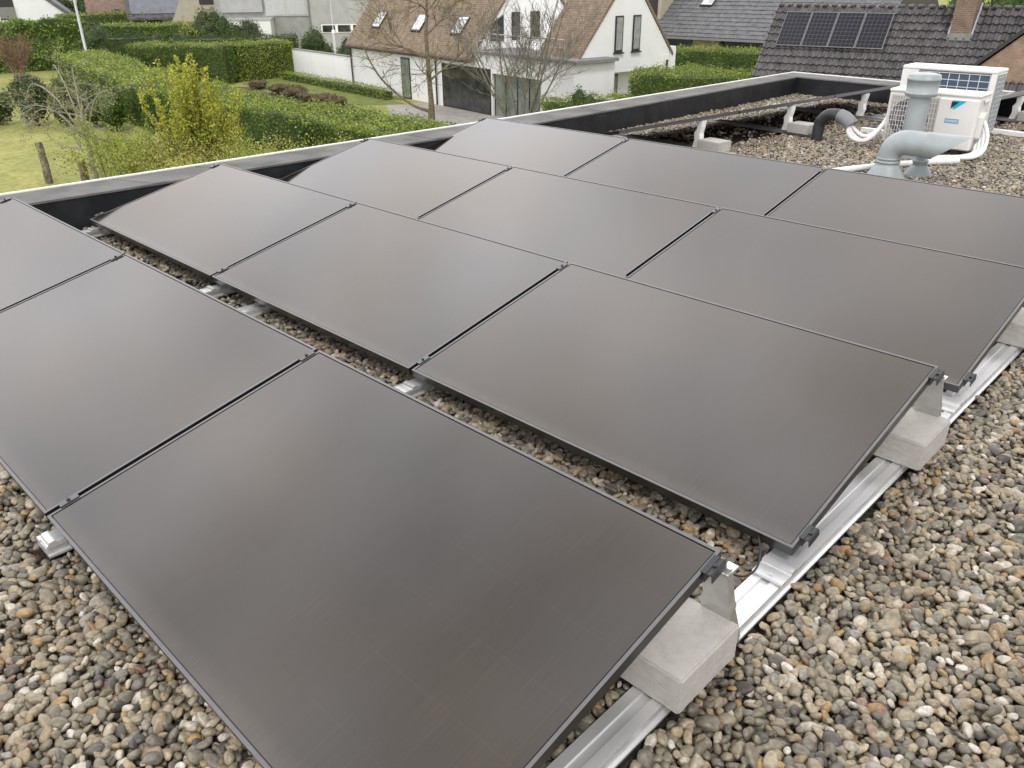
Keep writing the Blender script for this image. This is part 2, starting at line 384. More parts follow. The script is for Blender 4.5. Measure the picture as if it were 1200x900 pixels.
# upstand, felt cap and trim follow the roof edge
def ring(a, b, z0, z1):
    m = MB(); n = len(a)
    va = [(x, y, z) for z in (z0, z1) for x, y in a]; vb = [(x, y, z) for z in (z0, z1) for x, y in b]
    f = []
    for i in range(n):
        j = (i+1) % n
        f += [(i, j, n+j, n+i), (2*n+i, 3*n+i, 3*n+j, 2*n+j), (n+i, n+j, 3*n+j, 3*n+i), (i, 2*n+i, 2*n+j, j)]
    m.add(va+vb, f); return m
def lerp(a, b, t): return [(p[0]+(q[0]-p[0])*t, p[1]+(q[1]-p[1])*t) for p, q in zip(a, b)]
ring(lerp(outer, inner, .03), inner, -.021, .221).build('parapet', M['membrane'], house)
cap = ring(lerp(outer, inner, .052), lerp(outer, inner, 1.02), .223, .238)
ca, cb = lerp(outer, inner, .08), lerp(outer, inner, 1.0)
for i in (0, 1, 2):                                        # overlapping ends of the felt strips
    pa, pb, qa, qb = (Vector((*p, 0)) for p in (ca[i], ca[i+1], cb[i], cb[i+1])); n_ = int((pb-pa).length/1.05)
    for k in range(1, n_):
        t = (k+.3*math.sin(k*3.3))/n_; u_ = (pb-pa).normalized()*.05; a_, b_ = pa.lerp(pb, t), qa.lerp(qb, t)
        cap.add([tuple(p+Vector((0, 0, z))) for z in (.2382, .2412) for p in (a_-u_, a_+u_, b_+u_, b_-u_)], [(4, 5, 6, 7), (0, 1, 5, 4), (1, 2, 6, 5), (2, 3, 7, 6), (3, 0, 4, 7)])
cap.build('parapet_cap', M['cap'], house)
ring(lerp(outer, inner, -.015), lerp(outer, inner, .048), .12, .248).build('edge_trim', M['trim'], house)

# ------------------------------------------------------------------ gravel
pebcol = bpy.data.collections.new('pebble_shapes')
def pebble_mat():
    m = bpy.data.materials.new('river_pebble'); m.use_nodes = True; nt = m.node_tree; L = nt.links.new
    b = nt.nodes['Principled BSDF']; b.inputs['Roughness'].default_value = .40; b.inputs['Specular IOR Level'].default_value = .5
    oi = nn(nt, 'ShaderNodeObjectInfo'); cr = nn(nt, 'ShaderNodeValToRGB'); cr.color_ramp.interpolation = 'LINEAR'
    stops = [(0, (.075, .072, .062)), (.08, (.12, .115, .095)), (.18, (.19, .175, .13)), (.28, (.25, .225, .165)), (.38, (.32, .285, .205)),
             (.46, (.16, .155, .135)), (.55, (.23, .215, .165)), (.63, (.38, .335, .235)), (.70, (.29, .235, .145)), (.77, (.43, .385, .285)), (.83, (.28, .28, .255)),
             (.88, (.38, .275, .125)), (.91, (.20, .125, .09)), (.935, (.50, .455, .36)), (.975, (.56, .53, .46)), (1., (.64, .62, .57))]
    while len(cr.color_ramp.elements) < len(stops): cr.color_ramp.elements.new(.5)
    for e, (p, c) in zip(cr.color_ramp.elements, stops): e.position = p; e.color = (*c, 1)
    L(oi.outputs['Random'], cr.inputs[0])
    tc = nn(nt, 'ShaderNodeTexCoord'); ad = nn(nt, 'ShaderNodeVectorMath', operation='ADD'); sc = nn(nt, 'ShaderNodeVectorMath', operation='SCALE'); sc.inputs['Scale'].default_value = 3.3
    L(oi.outputs['Location'], sc.inputs[0]); L(tc.outputs['Object'], ad.inputs[0]); L(sc.outputs[0], ad.inputs[1])
    no = nn(nt, 'ShaderNodeTexNoise'); no.inputs['Scale'].default_value = 1.6; no.inputs['Detail'].default_value = 7; no.inputs['Roughness'].default_value = .65
    L(ad.outputs[0], no.inputs['Vector'])
    mr = nn(nt, 'ShaderNodeMapRange'); mr.inputs[1].default_value = .3; mr.inputs[2].default_value = .7; mr.inputs[3].default_value = .55; mr.inputs[4].default_value = 1.32
    L(no.outputs['Fac'], mr.inputs[0])
    mu = nn(nt, 'ShaderNodeVectorMath', operation='SCALE'); L(cr.outputs[0], mu.inputs[0]); L(mr.outputs[0], mu.inputs['Scale'])
    hs = nn(nt, 'ShaderNodeHueSaturation'); hs.inputs['Saturation'].default_value = 1.08; hs.inputs['Hue'].default_value = .492; hs.inputs['Value'].default_value = .97; L(mu.outputs[0], hs.inputs['Color']); ln_ = nn(nt, 'ShaderNodeTexNoise'); ln_.inputs['Scale'].default_value = 1.7; ln_.inputs['Detail'].default_value = 4; L(oi.outputs['Location'], ln_.inputs['Vector'])
    lr = nn(nt, 'ShaderNodeMapRange'); lr.inputs[1].default_value = .35; lr.inputs[2].default_value = .68; lr.inputs[3].default_value = 0; lr.inputs[4].default_value = .34; L(ln_.outputs['Fac'], lr.inputs[0])
    dmx = nn(nt, 'ShaderNodeMix', data_type='RGBA', blend_type='MULTIPLY'); L(lr.outputs[0], dmx.inputs[0]); L(hs.outputs[0], dmx.inputs[6]); dmx.inputs[7].default_value = (.62, .52, .40, 1)
    L(dmx.outputs[2], b.inputs['Base Color'])
    bp = nn(nt, 'ShaderNodeBump'); bp.inputs['Strength'].default_value = .12; bp.inputs['Distance'].default_value = .01
    L(no.outputs['Fac'], bp.inputs['Height']); L(bp.outputs[0], b.inputs['Normal'])
    return m
M['pebble'] = pebble_mat()
import bmesh
for k in range(14):
    bm = bmesh.new(); bmesh.ops.create_icosphere(bm, subdivisions=3, radius=1)
    rr = random.Random(k); off = Vector((rr.uniform(0, 90), rr.uniform(0, 90), rr.uniform(0, 90)))
    sx, sy, sz = rr.uniform(1.0, 1.45), rr.uniform(.72, 1.0), rr.uniform(.42, .75)
    for v in bm.verts:
        p = v.co.copy()
        d = 1+.30*noise.noise(p*.8+off)+.07*noise.noise(p*1.9+off)
        for t in range(3):                                   # a few worn flat sides
            nrm = Vector((math.sin(k*2.1+t*2.2), math.cos(k*1.3+t*1.7), .3*math.sin(t+k))).normalized()
            h = p.dot(nrm)*d
            if h > .78: d *= 1-.6*(h-.78)/h
        p *= d; v.co = (p.x*sx, p.y*sy, p.z*sz)
    me = bpy.data.meshes.new('pebble'); bm.to_mesh(me); bm.free()
    for p in me.polygons: p.use_smooth = True
    me.materials.append(M['pebble'])
    pebcol.objects.link(bpy.data.objects.new('pebble', me))
def scatter(x0, x1, y0, y1, sp):
    nx = int((x1-x0)/sp); ny = int((y1-y0)/(sp*.87))
    X, Y = np.meshgrid(np.arange(nx), np.arange(ny))
    X = x0+(X+.5*(Y % 2))*sp; Y = y0+Y*sp*.87
    P = np.stack([X.ravel(), Y.ravel()], 1)
    return P+NP.uniform(-.30, .30, P.shape)*sp
def inpoly(P, poly):
    c = np.zeros(len(P), bool); n = len(poly)
    for i in range(n):
        (xa, ya), (xb, yb) = poly[i], poly[(i+1) % n]
        t = ((ya > P[:, 1]) != (yb > P[:, 1])) & (P[:, 0] < (xb-xa)*(P[:, 1]-ya)/(yb-ya+1e-12)+xa)
        c ^= t
    return c
pts = []; scl = []
def lay(box, sp, size, zlo, zhi, keep=None):
    P = scatter(*box, sp)
    P = P[inpoly(P, lerp(inner, outer, -.03))]
    for xr in (-.018, -1.732, -3.474, -5.190): P = P[(np.abs(P[:, 0]-xr) > .060+.4*size) | (P[:, 1] < -.07) | (P[:, 1] > 5.47)]
    if keep is not None: P = P[keep(P)]
    z = NP.uniform(zlo, zhi, len(P)); s = size*np.exp(NP.normal(0, .24, len(P)))
    pts.append(np.c_[P, z]); scl.append(np.clip(s, size*.5, size*2.1))
def near(P): return np.hypot(P[:, 0]-.74, P[:, 1]+.45) < 4.2
def under(P):
    r = np.zeros(len(P), bool)
    for y in ROWY: r |= (P[:, 1] > y+.30) & (P[:, 1] < y+.92) & (P[:, 0] < -.25) & (P[:, 0] > -5.1)
    return r
full = (-6.2, 4.8, -2.2, 11.7)
def under2(P):
    r = np.zeros(len(P), bool); ca_, sa_ = math.cos(R(7)), math.sin(R(7))
    for x0, y0, l0, l1 in ((-3.84, 5.4, .1, 5.5), (-2.02, 9.55, .1, 2.0)):
        dx, dy = P[:, 0]-x0, P[:, 1]-y0; a_ = dx*sa_+dy*ca_; b_ = -dx*ca_+dy*sa_
        r |= (a_ > l0) & (a_ < l1) & (b_ > .02) & (b_ < .86)
    return r & (NP.uniform(0, 1, len(P)) > .12)  # pebbles thinned so bare dark deck stands in for shade under these panels
lay(full, .024, .0125, -.026, -.015, lambda P: near(P) & ~under(P))
lay(full, .0262, .0142, -.008, .006, lambda P: near(P) & ~under(P))
lay(full, .105, .0175, -.002, .008, lambda P: near(P) & ~under(P))
lay(full, .030, .0145, -.012, .006, lambda P: ~near(P) & ~under(P) & ~under2(P))
lay(full, .042, .0185, -.014, .002, under)
P = np.concatenate(pts); s = np.concatenate(scl); n = len(P)
me = bpy.data.meshes.new('gravel'); me.vertices.add(n); me.vertices.foreach_set('co', P.astype(np.float32).ravel())
a = me.attributes.new('scl', 'FLOAT', 'POINT'); a.data.foreach_set('value', s.astype(np.float32))
rot = np.c_[NP.normal(0, .42, n), NP.normal(0, .42, n), NP.uniform(0, 6.283, n)]
a = me.attributes.new('rot', 'FLOAT_VECTOR', 'POINT'); a.data.foreach_set('vector', rot.astype(np.float32).ravel())
gravel = bpy.data.objects.new('gravel', me); COL.objects.link(gravel)
tag(gravel, 'rounded beige and grey river pebbles covering the flat roof', 'gravel', kind='stuff')
ng = bpy.data.node_groups.new('pebbles', 'GeometryNodeTree')
ng.interface.new_socket('Geometry', in_out='INPUT', socket_type='NodeSocketGeometry')
ng.interface.new_socket('Geometry', in_out='OUTPUT', socket_type='NodeSocketGeometry')
gi = ng.nodes.new('NodeGroupInput'); go = ng.nodes.new('NodeGroupOutput')
ci = ng.nodes.new('GeometryNodeCollectionInfo'); ci.inputs[0].default_value = pebcol; ci.inputs[1].default_value = True; ci.inputs[2].default_value = True
ip = ng.nodes.new('GeometryNodeInstanceOnPoints'); ip.inputs['Pick Instance'].default_value = True
na = ng.nodes.new('GeometryNodeInputNamedAttribute'); na.data_type = 'FLOAT'; na.inputs[0].default_value = 'scl'
nb = ng.nodes.new('GeometryNodeInputNamedAttribute'); nb.data_type = 'FLOAT_VECTOR'; nb.inputs[0].default_value = 'rot'
L = ng.links.new
L(gi.outputs[0], ip.inputs['Points']); L(ci.outputs[0], ip.inputs['Instance']); L(na.outputs[0], ip.inputs['Scale']); L(nb.outputs[0], ip.inputs['Rotation'])
L(ip.outputs[0], go.inputs[0])
gravel.modifiers.new('pebbles', 'NODES').node_group = ng

# dead leaves between the stones, lower left
mb = MB(); lp = []
for cx, cy, r_, k in ((-2.05, -.02, .10, 40), (-1.35, -.22, .07, 18), (-1.72, -.12, .05, 10), (1.12, 1.62, .05, 10), (-1.05, -.4, .08, 14), (-2.3, .12, .06, 16)):
    q = NP.normal(0, r_, (k, 2))+[cx, cy]; lp.append(np.c_[q, NP.uniform(.004, .014, k)])
mb.leaves(np.concatenate(lp), .009, np.array([0, 0, 1.]), flat=.5)
tag(mb.build('leaf_litter', M['litter']), 'rust brown dead leaves lying between the pebbles', 'dead leaves', kind='stuff')

# ------------------------------------------------------------------ the black solar panels
def panel(name, label, group, glassmat):
    t = thing(name, (0, 0, 0), label, 'solar panel', group)
    x0, x1, y0, y1 = -PL/2, PL/2, 0, PW; w = .0095; h = .034
    fr = MB()
    def bar(ax0, ax1, ay0, ay1):
        fr.box(ax0, ax1, ay0, ay1, -h, -.0016); fr.box(ax0, ax1, ay0, ay1, -.0015, 0, 1)
    bar(x0, x1, y0, y0+w); bar(x0, x1, y1-w, y1); bar(x0, x0+w, y0+w, y1-w); bar(x1-w, x1, y0+w, y1-w)
    fr.build('frame', [M['frame'], M['top_sheen']], t, local=True)
    g = MB(); g.box(x0+w+.0032, x1-w-.0032, y0+w+.0032, y1-w-.0032, -.0068, -.0022); g.build('glass', glassmat, t, local=True)
    g = MB(); g.box(x0+w, x1-w, y0+w, y1-w, -.0095, -.0072); g.build('backsheet', M['clamp'], t, local=True)
    return t
order = ['front row', 'second row', 'third row', 'fourth and rearmost row']
ends = ['right end', 'middle', 'left end']
extra = [['with a bare concrete block under its right edge', 'between two seams', 'cut by the left edge of the picture'],
         ['over a concrete block', 'behind the strip of pebbles', 'mirroring the dark parapet'],
         ['cut by the right picture edge', 'in the centre of the panel field', 'overlapping the white roof edge'],
         ['beside the bent grey vent pipe', 'in front of the small concrete block', 'nearest the bare trees']]
pan0 = None
for r in range(4):
    for c in range(3):
        lab = f'black solar panel, {order[r]}, {ends[c]}, {extra[r][c]}'
        loc = (ROWX[r]-c*PITCH-PL/2, ROWY[r], ROWZ[r])
        if pan0 is None:
            pan0 = panel('solar_panel', lab, 'black solar panels on the gravel roof', M['pv']); pan0.location = loc; pan0.rotation_euler = (TILT, 0, 0)
        else: dup(pan0, loc, lab)

# clamps are built straight in panel coordinates, in rail objects
def slope(r, x, y, z):
    c, s_ = math.cos(TILT), math.sin(TILT)
    return (x, ROWY[r]+y*c-z*s_, ROWZ[r]+y*s_+z*c)
RAILP = [(-.054, 0), (-.054, .007), (-.046, .010), (-.043, .033), (-.014, .035), (-.012, .029), (.012, .029), (.014, .035), (.043, .033), (.046, .010), (.054, .007), (.054, 0)]
def mounting_rail(x, label, kind):
    t = thing('mounting_rail', (x, 0, 0), label, 'mounting rail', 'aluminium rails under the solar panels')
    mb = MB(); mb.prism([(x+a, b) for a, b in RAILP], -.036, 5.45, 'y'); mb.build('rail', M['alu'], t)
    for r in range(4):
        y = ROWY[r]
        # folded bracket at the low edge: a stepped plate over the rail
        mb = MB(); bx0, bx1 = (x-.046, x+.050) if kind == 'right' else (x-.012, x+.056)
        q = .085 if (r or kind == 'right') else .034
        mb.prism([(y-q, .036), (y-q, .044), (y-q+.004, .047), (y-.030, .047), (y-.026, .055), (y-.012, .057), (y-.006, .057), (y-.003, .050), (y+.05, .050), (y+.05, .036)], bx0, bx1, 'x')
        mb.box(x-.004, x+.014, y-q+.012, y-q+.018, .0472, .051)
        mb.build('low_bracket', M['alu'], t)
        # folded sheet leg at the high edge
        zt = ROWZ[r]+PW*math.sin(TILT)-.040; yt = y+PW*math.cos(TILT)-.030; yb = y+1.055
        mb = MB(); prof = [(.048, .037), (.052, .060), (.052, .075), (.042, .165), (.045, .178), (.038, .20), (.034, zt)]
        def py(z): return yb+(yt-yb)*(z-.037)/(zt-.037)-(.004 if .16 < z < .19 else 0)
        n = len(prof); xc = x+.024
        va = []
        for sgn in (-1, 1):
            for w_, z in prof: va.append((xc+sgn*w_, py(z), z))
        for sgn in (-1, 1):
            for w_, z in prof: va.append((xc+sgn*(w_-.004), py(z)+.034, z))
        fs = []
        for i in range(n-1):
            fs.append((i, n+i, n+i+1, i+1)); fs.append((i, i+1, 2*n+i+1, 2*n+i)); fs.append((n+i, 3*n+i, 3*n+i+1, n+i+1))
        mb.add(va, fs)
        mb.box(xc-.036, xc-.008, yt-.002, yt+.05, zt-.004, zt+.004); mb.box(xc+.008, xc+.036, yt-.002, yt+.05, zt-.004, zt+.004)
        mb.box(xc-.034, xc-.012, yt+.012, yt+.022, zt+.002, zt+.014); mb.box(xc+.012, xc+.034, yt+.012, yt+.022, zt+.002, zt+.014)
        lg = mb.build('support_leg', M['sheet'], t)
        so = lg.modifiers.new('sheet', 'SOLIDIFY'); so.thickness = .0025
        # clamps near both edges
        for a, b in ((.045, .105), (PW-.085, PW-.022)):
            mb = MB(T=lambda px, py_, pz, r=r: slope(r, px, py_, pz))
            xs = ROWX[r]-round(-x/PITCH)*PITCH
            if kind == 'right': e0, e1 = xs-.004, xs+.029
            elif kind == 'left': e0, e1 = xs-PITCH+GAP-.030+PITCH, xs+GAP+.007
            else: e0, e1 = xs-.003, xs+GAP+.003
            if kind == 'left': e0, e1 = xs+.02-.030, xs+.02+.007
            mb.box(e0, e1, a, b, .0015, .0045)
            if kind == 'right': mb.box(e1-.003, e1, a, b, -.020, .0013); mb.box(e0+.008, e0+.011, a, b, -.03, .0013); mb.box(e0+.014, e0+.016, a+.002, b-.002, .0045, .0065); mb.box(e1-.006, e1-.003, a+.002, b-.002, .0045, .0065)
            elif kind == 'left': mb.box(e0, e0+.003, a, b, -.030, .0013)
            else: mb.box((e0+e1)/2-.006, (e0+e1)/2+.006, a, b, -.03, .0013)
            cl = mb.build('clamp', M['clamp' if kind == 'right' else 'midclamp'], t)
            bb = MB(T=lambda px, py_, pz, r=r: slope(r, px, py_, pz)); cx = (e0+e1)/2+(.004 if kind == 'right' else 0); cy = (a+b)/2
            ngon = [(cx+.0058*math.cos(k*math.pi/6), cy+.0058*math.sin(k*math.pi/6)) for k in range(12)]
            bb.prism(ngon, .0045, .0100, 'z'); ng2 = [(cx+.0026*math.cos(k*math.pi/3), cy+.0026*math.sin(k*math.pi/3)) for k in range(6)]
            bb.prism(ng2, .0096, .0103, 'z', 1); bb.build('bolt', [M['clamp'], M['navy']], cl)
    return t
mounting_rail(-.018, 'aluminium mounting rail along the right ends of the panel rows, carrying the concrete blocks', 'right')
mounting_rail(-1.732, 'aluminium mounting rail under the right hand seam, its end poking out at lower left', 'mid')
mounting_rail(-3.474, 'aluminium mounting rail under the seam beside the left end panels', 'mid')
mounting_rail(-5.190, 'aluminium mounting rail under the left ends of the panel rows, by the dark parapet', 'left')
mb = MB(); mb.prism([(-3.06+a, b) for a, b in RAILP], .9, 2.1, 'y')
tag(mb.build('mounting_rail', M['alu']), 'short plain aluminium rail crossing the first pebble strip, without any bracket on it', 'mounting rail', 'aluminium rails under the solar panels')

# cable loop behind the near leg and along the second row
mb = MB(); mb.tube(smooth_path([(-.02, 1.07, .245), (.02, 1.12, .215), (.0, 1.24, .16), (-.06, 1.38, .115), (-.16, 1.52, .09), (-.3, 1.64, .085)]), .0030, 6)
tag(mb.build('cable', M['rubber']), 'thin black cable behind the nearest sheet metal leg', 'cable')
def block(x0, x1, y0, y1, z0, z1, label, rz=0.):
    cx, cy = (x0+x1)/2, (y0+y1)/2
    bm = bmesh.new(); bmesh.ops.create_cube(bm, size=1)
    for v in bm.verts: v.co = (v.co.x*(x1-x0), v.co.y*(y1-y0), (v.co.z+.5)*(z1-z0))
    bmesh.ops.bevel(bm, geom=bm.edges[:], offset=.005, segments=2, affect='EDGES')
    bmesh.ops.subdivide_edges(bm, edges=[e for e in bm.edges if e.calc_length() > .04], cuts=14, use_grid_fill=True)
    for v in bm.verts:
        p = v.co; d = noise.noise(Vector((p.x*22+cx*9, p.y*22+cy*7, p.z*22)))*.0008+noise.noise(Vector((p.x*90, p.y*90, p.z*90+cx)))*.0009
        v.co += v.normal*d
    me = bpy.data.meshes.new('concrete_block'); bm.to_mesh(me); bm.free(); me.materials.append(M['block'])
    o = bpy.data.objects.new('concrete_block', me); COL.objects.link(o); o.location = (cx, cy, z0); o.rotation_euler = (0, 0, rz)
    return tag(o, label, 'concrete block', 'concrete ballast blocks')
block(-.235, .072, .775, 1.035, .0365, .145, 'grey concrete block at the bottom of the picture, under the front right panel')
block(-.215, .088, 2.232, 2.49, .0365, .143, 'grey concrete block halfway up the right rail, under the second row')
block(-.215, .082, 3.62, 3.88, .0365, .143, 'grey concrete block at the right picture edge, under the third row')

# ------------------------------------------------------------------ second array, seen from behind
A2 = R(-7.)                                  # its rows run parallel to the left parapet
def arr2(xh, yh, n, y_first, labels, legs, blocks):
    """rows whose high edge passes (xh, yh); panels fall away towards the parapet"""
    u = Vector((math.sin(-A2), math.cos(A2), 0)); v = Vector((-u.y, u.x, 0))   # u along the edge, v down the slope
    zh = .34; TI = R(13.6)
    for k in range(n):
        c = Vector((xh, yh, 0))+u*(y_first+k*PITCH)
        lo = c+v*(PW*math.cos(TI)); lo.z = zh-PW*math.sin(TI)
        if k == 0 and not arr2.done:
            arr2.p = panel('solar_panel', labels[k], 'solar panels of the second array', M['pv']); arr2.done = True
            arr2.p.location = lo; o = arr2.p
        else: o = dup(arr2.p, lo, labels[k])
        # local x = -u, local y = uphill = -v
        o.rotation_euler = (Matrix(((-u.x, -v.x, 0), (-u.y, -v.y, 0), (0, 0, 1))) @ Euler((TI, 0, 0)).to_matrix()).to_euler()
    for (yy, lab, blk) in legs:
        c = Vector((xh, yh, 0))+u*yy
        T = lambda a, b, z, c=c: tuple(c+u*a+v*b+Vector((0, 0, z)))
        t = thing('mounting_rail', tuple(c), lab, 'mounting rail', 'rails of the second array')
        mb = MB(T=T); mb.prism([(a, b+.010) for a, b in RAILP], -.42, 1.25, 'y'); mb.build('rail', M['sheet'], t)
        mb = MB(T=T)
        mb.prism([(.02, .034), (.085, .034), (.062, .11), (.072, .18), (.042, .22), (.046, .28), (.02, .292), (-.02, .298), (-.012, .24), (.004, .18), (-.006, .11)], -.032, .032, 'x'); mb.build('support_leg', M['trim'], t)
        mb = MB(T=T); mb.box(-.04, .04, PW-.02, PW+.08, .0345, .062); mb.build('low_bracket', M['alu'], t)
        if blk:
            cb = c+v*(-.16)
            b = block(cb.x-.13, cb.x+.13, cb.y-.10, cb.y+.10, .036, .135, blk, A2)
    return
arr2.done = False
arr2(-3.84, 5.4, 3, 1.05, ['solar panel behind the main field, near part, seen edge on from its raised back', 'solar panel behind the main field, middle part over the second white leg', 'solar panel seen edge on in front of the roof corner'],
     [(1.36, 'rail with a white folded leg just behind the rearmost middle panel', 'pale concrete block in front of the nearest white folded leg'),
      (2.86, 'rail with a white folded leg beside the black pipe bend', 'pale concrete block beside the black pipe bend'),
      (4.36, 'rail with a white folded leg left of the outdoor units', None)], None)
arr2(-2.02, 9.55, 1, .95, ['solar panel at the right picture edge beyond the outdoor units'], [(.20, 'rail with a white leg right of the outdoor units', None), (1.1, 'rail with a white leg at the right picture edge beyond the outdoor units', 'pale concrete block at the right picture edge beyond the outdoor units')], None)

# ------------------------------------------------------------------ outdoor units
def hgrid(mb, x0, x1, z0, z1, y, nx, nz, r=.0022):
    for i in range(nx+1):
        x = x0+(x1-x0)*i/nx; mb.box(x-r, x+r, y-.004, y-.001, z0, z1)
    for i in range(nz+1):
        z = z0+(z1-z0)*i/nz; mb.box(x0, x1, y-.0075, y-.0045, z-r, z+r)
ac = thing('outdoor_unit', (-2.04, 8.32, 0), 'white air conditioning outdoor unit with a round fan grille and a blue logo, in front', 'outdoor unit', 'air conditioning outdoor units')
X0, X1, Y0, Y1, Z0_, Z1_ = -2.462, -1.632, 8.165, 8.47, .055, .565
mb = MB(); mb.cbox(X0, X1, Y0, Y1, Z0_, Z1_-.03, .012); mb.cbox(X0-.006, X1+.006, Y0-.008, Y1+.006, Z1_-.03, Z1_, .01); body = mb.build('casing', M['ac'], ac)
fx, fz, fr = -2.235, .30, .185
mb = MB(); mb.box(X0+.03, -1.985, Y0-.006, Y0-.002, Z0_+.03, Z1_-.055); rec = mb.build('grille_panel', mat('grille_plate', (.46, .43, .40), .6, var=.06), ac)
mb = MB(); ring_ = [(fx+fr*math.cos(k*math.pi/24), fz+fr*math.sin(k*math.pi/24)) for k in range(48)]; mb.prism(ring_, Y0-.0095, Y0-.0065, 'y'); fan = mb.build('fan_opening', M['fan'], ac)
mb = MB()
for k in range(3):
    a = k*2.094+.4; pts_ = []
    for t in range(9):
        aa = a+t*.12; pts_.append((fx+fr*.92*math.cos(aa), fz+fr*.92*math.sin(aa)))
    for t in range(8, -1, -1):
        aa = a+.3+t*.05; pts_.append((fx+fr*.28*math.cos(aa), fz+fr*.28*math.sin(aa)))
    mb.prism(pts_, Y0-.0125, Y0-.0098, 'y')
mb.build('fan_blades', mat('blade_grey', (.17, .15, .165), .6), fan)
mb = MB(); hgrid(mb, X0+.035, -1.99, Z0_+.035, Z1_-.06, Y0-.014, 17, 9, .0020)
for rr_ in (.06, .125, fr+.004):
    mb.tube([(fx+rr_*math.cos(k*math.pi/16), Y0-.020, fz+rr_*math.sin(k*math.pi/16)) for k in range(33)], .0025, 5)
mb.build('fan_guard', M['wire'], ac)
mb = MB(); mb.cbox(-1.985, X1+.002, Y0-.030, Y0-.0005, Z0_+.005, Z1_-.045, .012); cov = mb.build('front_cover', M['ac'], ac)
lx, lz, ly = -1.862, .505, Y0-.0325
mb = MB(); mb.prism([(lx, lz), (lx+.125, lz), (lx+.02, lz-.085)], ly, ly+.002, 'y'); mb.prism([(lx-.004, lz-.075), (lx-.004, lz-.012), (lx+.058, lz-.012)], ly-.0025, ly-.0005, 'y', 1)
mb.build('logo', [M['cyan'], M['navy']], cov)
mb = MB(); mb.prism([(lx-.035, lz-.165), (lx+.09, lz-.165), (lx+.09, lz-.205), (lx-.035, lz-.205)], ly, ly+.002, 'y')
for k in range(9): mb.box(lx-.028+k*.0125, lx-.022+k*.0125, ly-.0015, ly-.0003, lz-.195, lz-.175, 1)
mb.build('small_label', [M['blue'], M['wire']], cov)
mb = MB(); mb.cbox(X1+.007, X1+.024, Y0+.10, Y0+.21, .485, .515, .006); mb.build('handle', M['ac2'], ac)
mb = MB(); mb.prism([(Y0+.05, .18), (Y0+.05, .36), (Y0+.10, .40), (Y0+.17, .40), (Y0+.17, .16), (Y0+.10, .13)], X1+.001, X1+.05, 'x'); mb.build('valve_cover', M['ac'], ac)
for xx in (X0+.12, X1-.12):
    mb = MB(); mb.box(xx-.03, xx+.03, Y0-.02, Y1+.02, .006, .054); mb.build('foot', M['rubber'], ac)
ac2 = thing('outdoor_unit', (-2.28, 9.2, 0), 'larger pale outdoor unit turned away, its blue fin coil behind a wire guard', 'outdoor unit', 'air conditioning outdoor units')
X0, X1, Y0, Y1, Z0_, Z1_ = -2.70, -1.775, 9.03, 9.36, .08, .70
mb = MB(); mb.cbox(X0, X1, Y0+.02, Y1, Z0_, Z1_-.03, .01); mb.cbox(X0-.004, X1+.004, Y0-.004, Y1+.006, Z1_-.035, Z1_, .01)
mb.cbox(X0, X0+.17, Y0, Y0+.03, Z0_, Z1_-.036, .006); mb.cbox(X1-.055, X1, Y0, Y0+.05, Z0_, Z1_-.036, .006); mb.cbox(X0+.17, X1-.055, Y0, Y0+.03, Z0_, Z0_+.05, .006)
mb.build('casing', M['ac2'], ac2)
mb = MB(); mb.box(X0+.17, X1-.055, Y0+.014, Y0+.0185, Z0_+.05, Z1_-.04); coil = mb.build('fin_coil', M['coil'], ac2)
mb = MB(); hgrid(mb, X0+.18, X1-.06, Z0_+.06, Z1_-.05, Y0+.012, 7, 8, .003); mb.build('wire_guard', M['wire'], ac2)
mb = MB(); mb.box(X1+.0008, X1+.004, Y0+.06, Y1-.04, Z0_+.02, Z1_-.05); mb.build('side_coil', M['coil_side'], ac2)
mb = MB()
for k in range(12):
    z = Z0_+.04+k*.046; mb.box(X1+.0042, X1+.007, Y0+.06, Y1-.04, z, z+.005)
for k in range(5):
    y = Y0+.075+k*.05; mb.box(X1+.0075, X1+.010, y, y+.005, Z0_+.02, Z1_-.05)
mb.build('side_guard', M['wire'], ac2)
for xx in (X0+.14, X1-.14):
    mb = MB(); mb.box(xx-.03, xx+.03, Y0-.03, Y1+.03, .006, .079); mb.build('foot', M['rubber'], ac2)

# ------------------------------------------------------------------ pipes on the roof
vent = thing('vent_pipe', (-2.045, 7.80, 0), 'tall upright grey plastic vent pipe with a wider cap, before the outdoor units', 'vent pipe')
mb = MB(); mb.lathe((-2.045, 7.80, 0), [(.092, -.02), (.092, .56)], 36); mb.build('pipe', M['pvc'], vent)
mb = MB(); mb.lathe((-2.045, 7.80, 0), [(.093, .556), (.130, .560), (.136, .566), (.136, .578), (.141, .580), (.141, .594), (.136, .596), (.139, .700), (.144, .702), (.144, .716), (.140, .718), (.138, .745), (.10, .757), (0, .762)], 36); mb.build('cap', M['pvc'], vent)
go_ = thing('gooseneck_vent', (-1.89, 6.86, 0), 'grey plastic vent bent over to the right with a slanted open end', 'vent pipe')
cx, cy = -1.885, 6.86
mb = MB(); mb.lathe((cx, cy, 0), [(.165, -.01), (.16, .004), (.105, .095), (.092, .115), (.092, .122), (.098, .124), (.098, .140), (.090, .142), (.090, .152), (.097, .154), (.097, .168), (.086, .170), (.086, .19)], 36); mb.build('flashing', M['pvc'], go_)
d_ = Vector((.985, .17, 0)); pth = [Vector((cx, cy, .165))]
for k in range(1, 9):
    a = k*math.pi/16; pth.append(Vector((cx, cy, .175))+d_*(.125*(1-math.cos(a)))+Vector((0, 0, .125*math.sin(a))))
e_ = pth[-1]; 
for l in (.05, .13, .135, .142, .21, .30): pth.append(e_+d_*l+Vector((0, 0, -.04*l)))
rad = [.092, .093, .095, .097, .099, .101, .102, .102, .102]+[.102, .102, .106, .106, .104, .104]
mb = MB(); mb.tube(pth, rad, 32, caps=False)
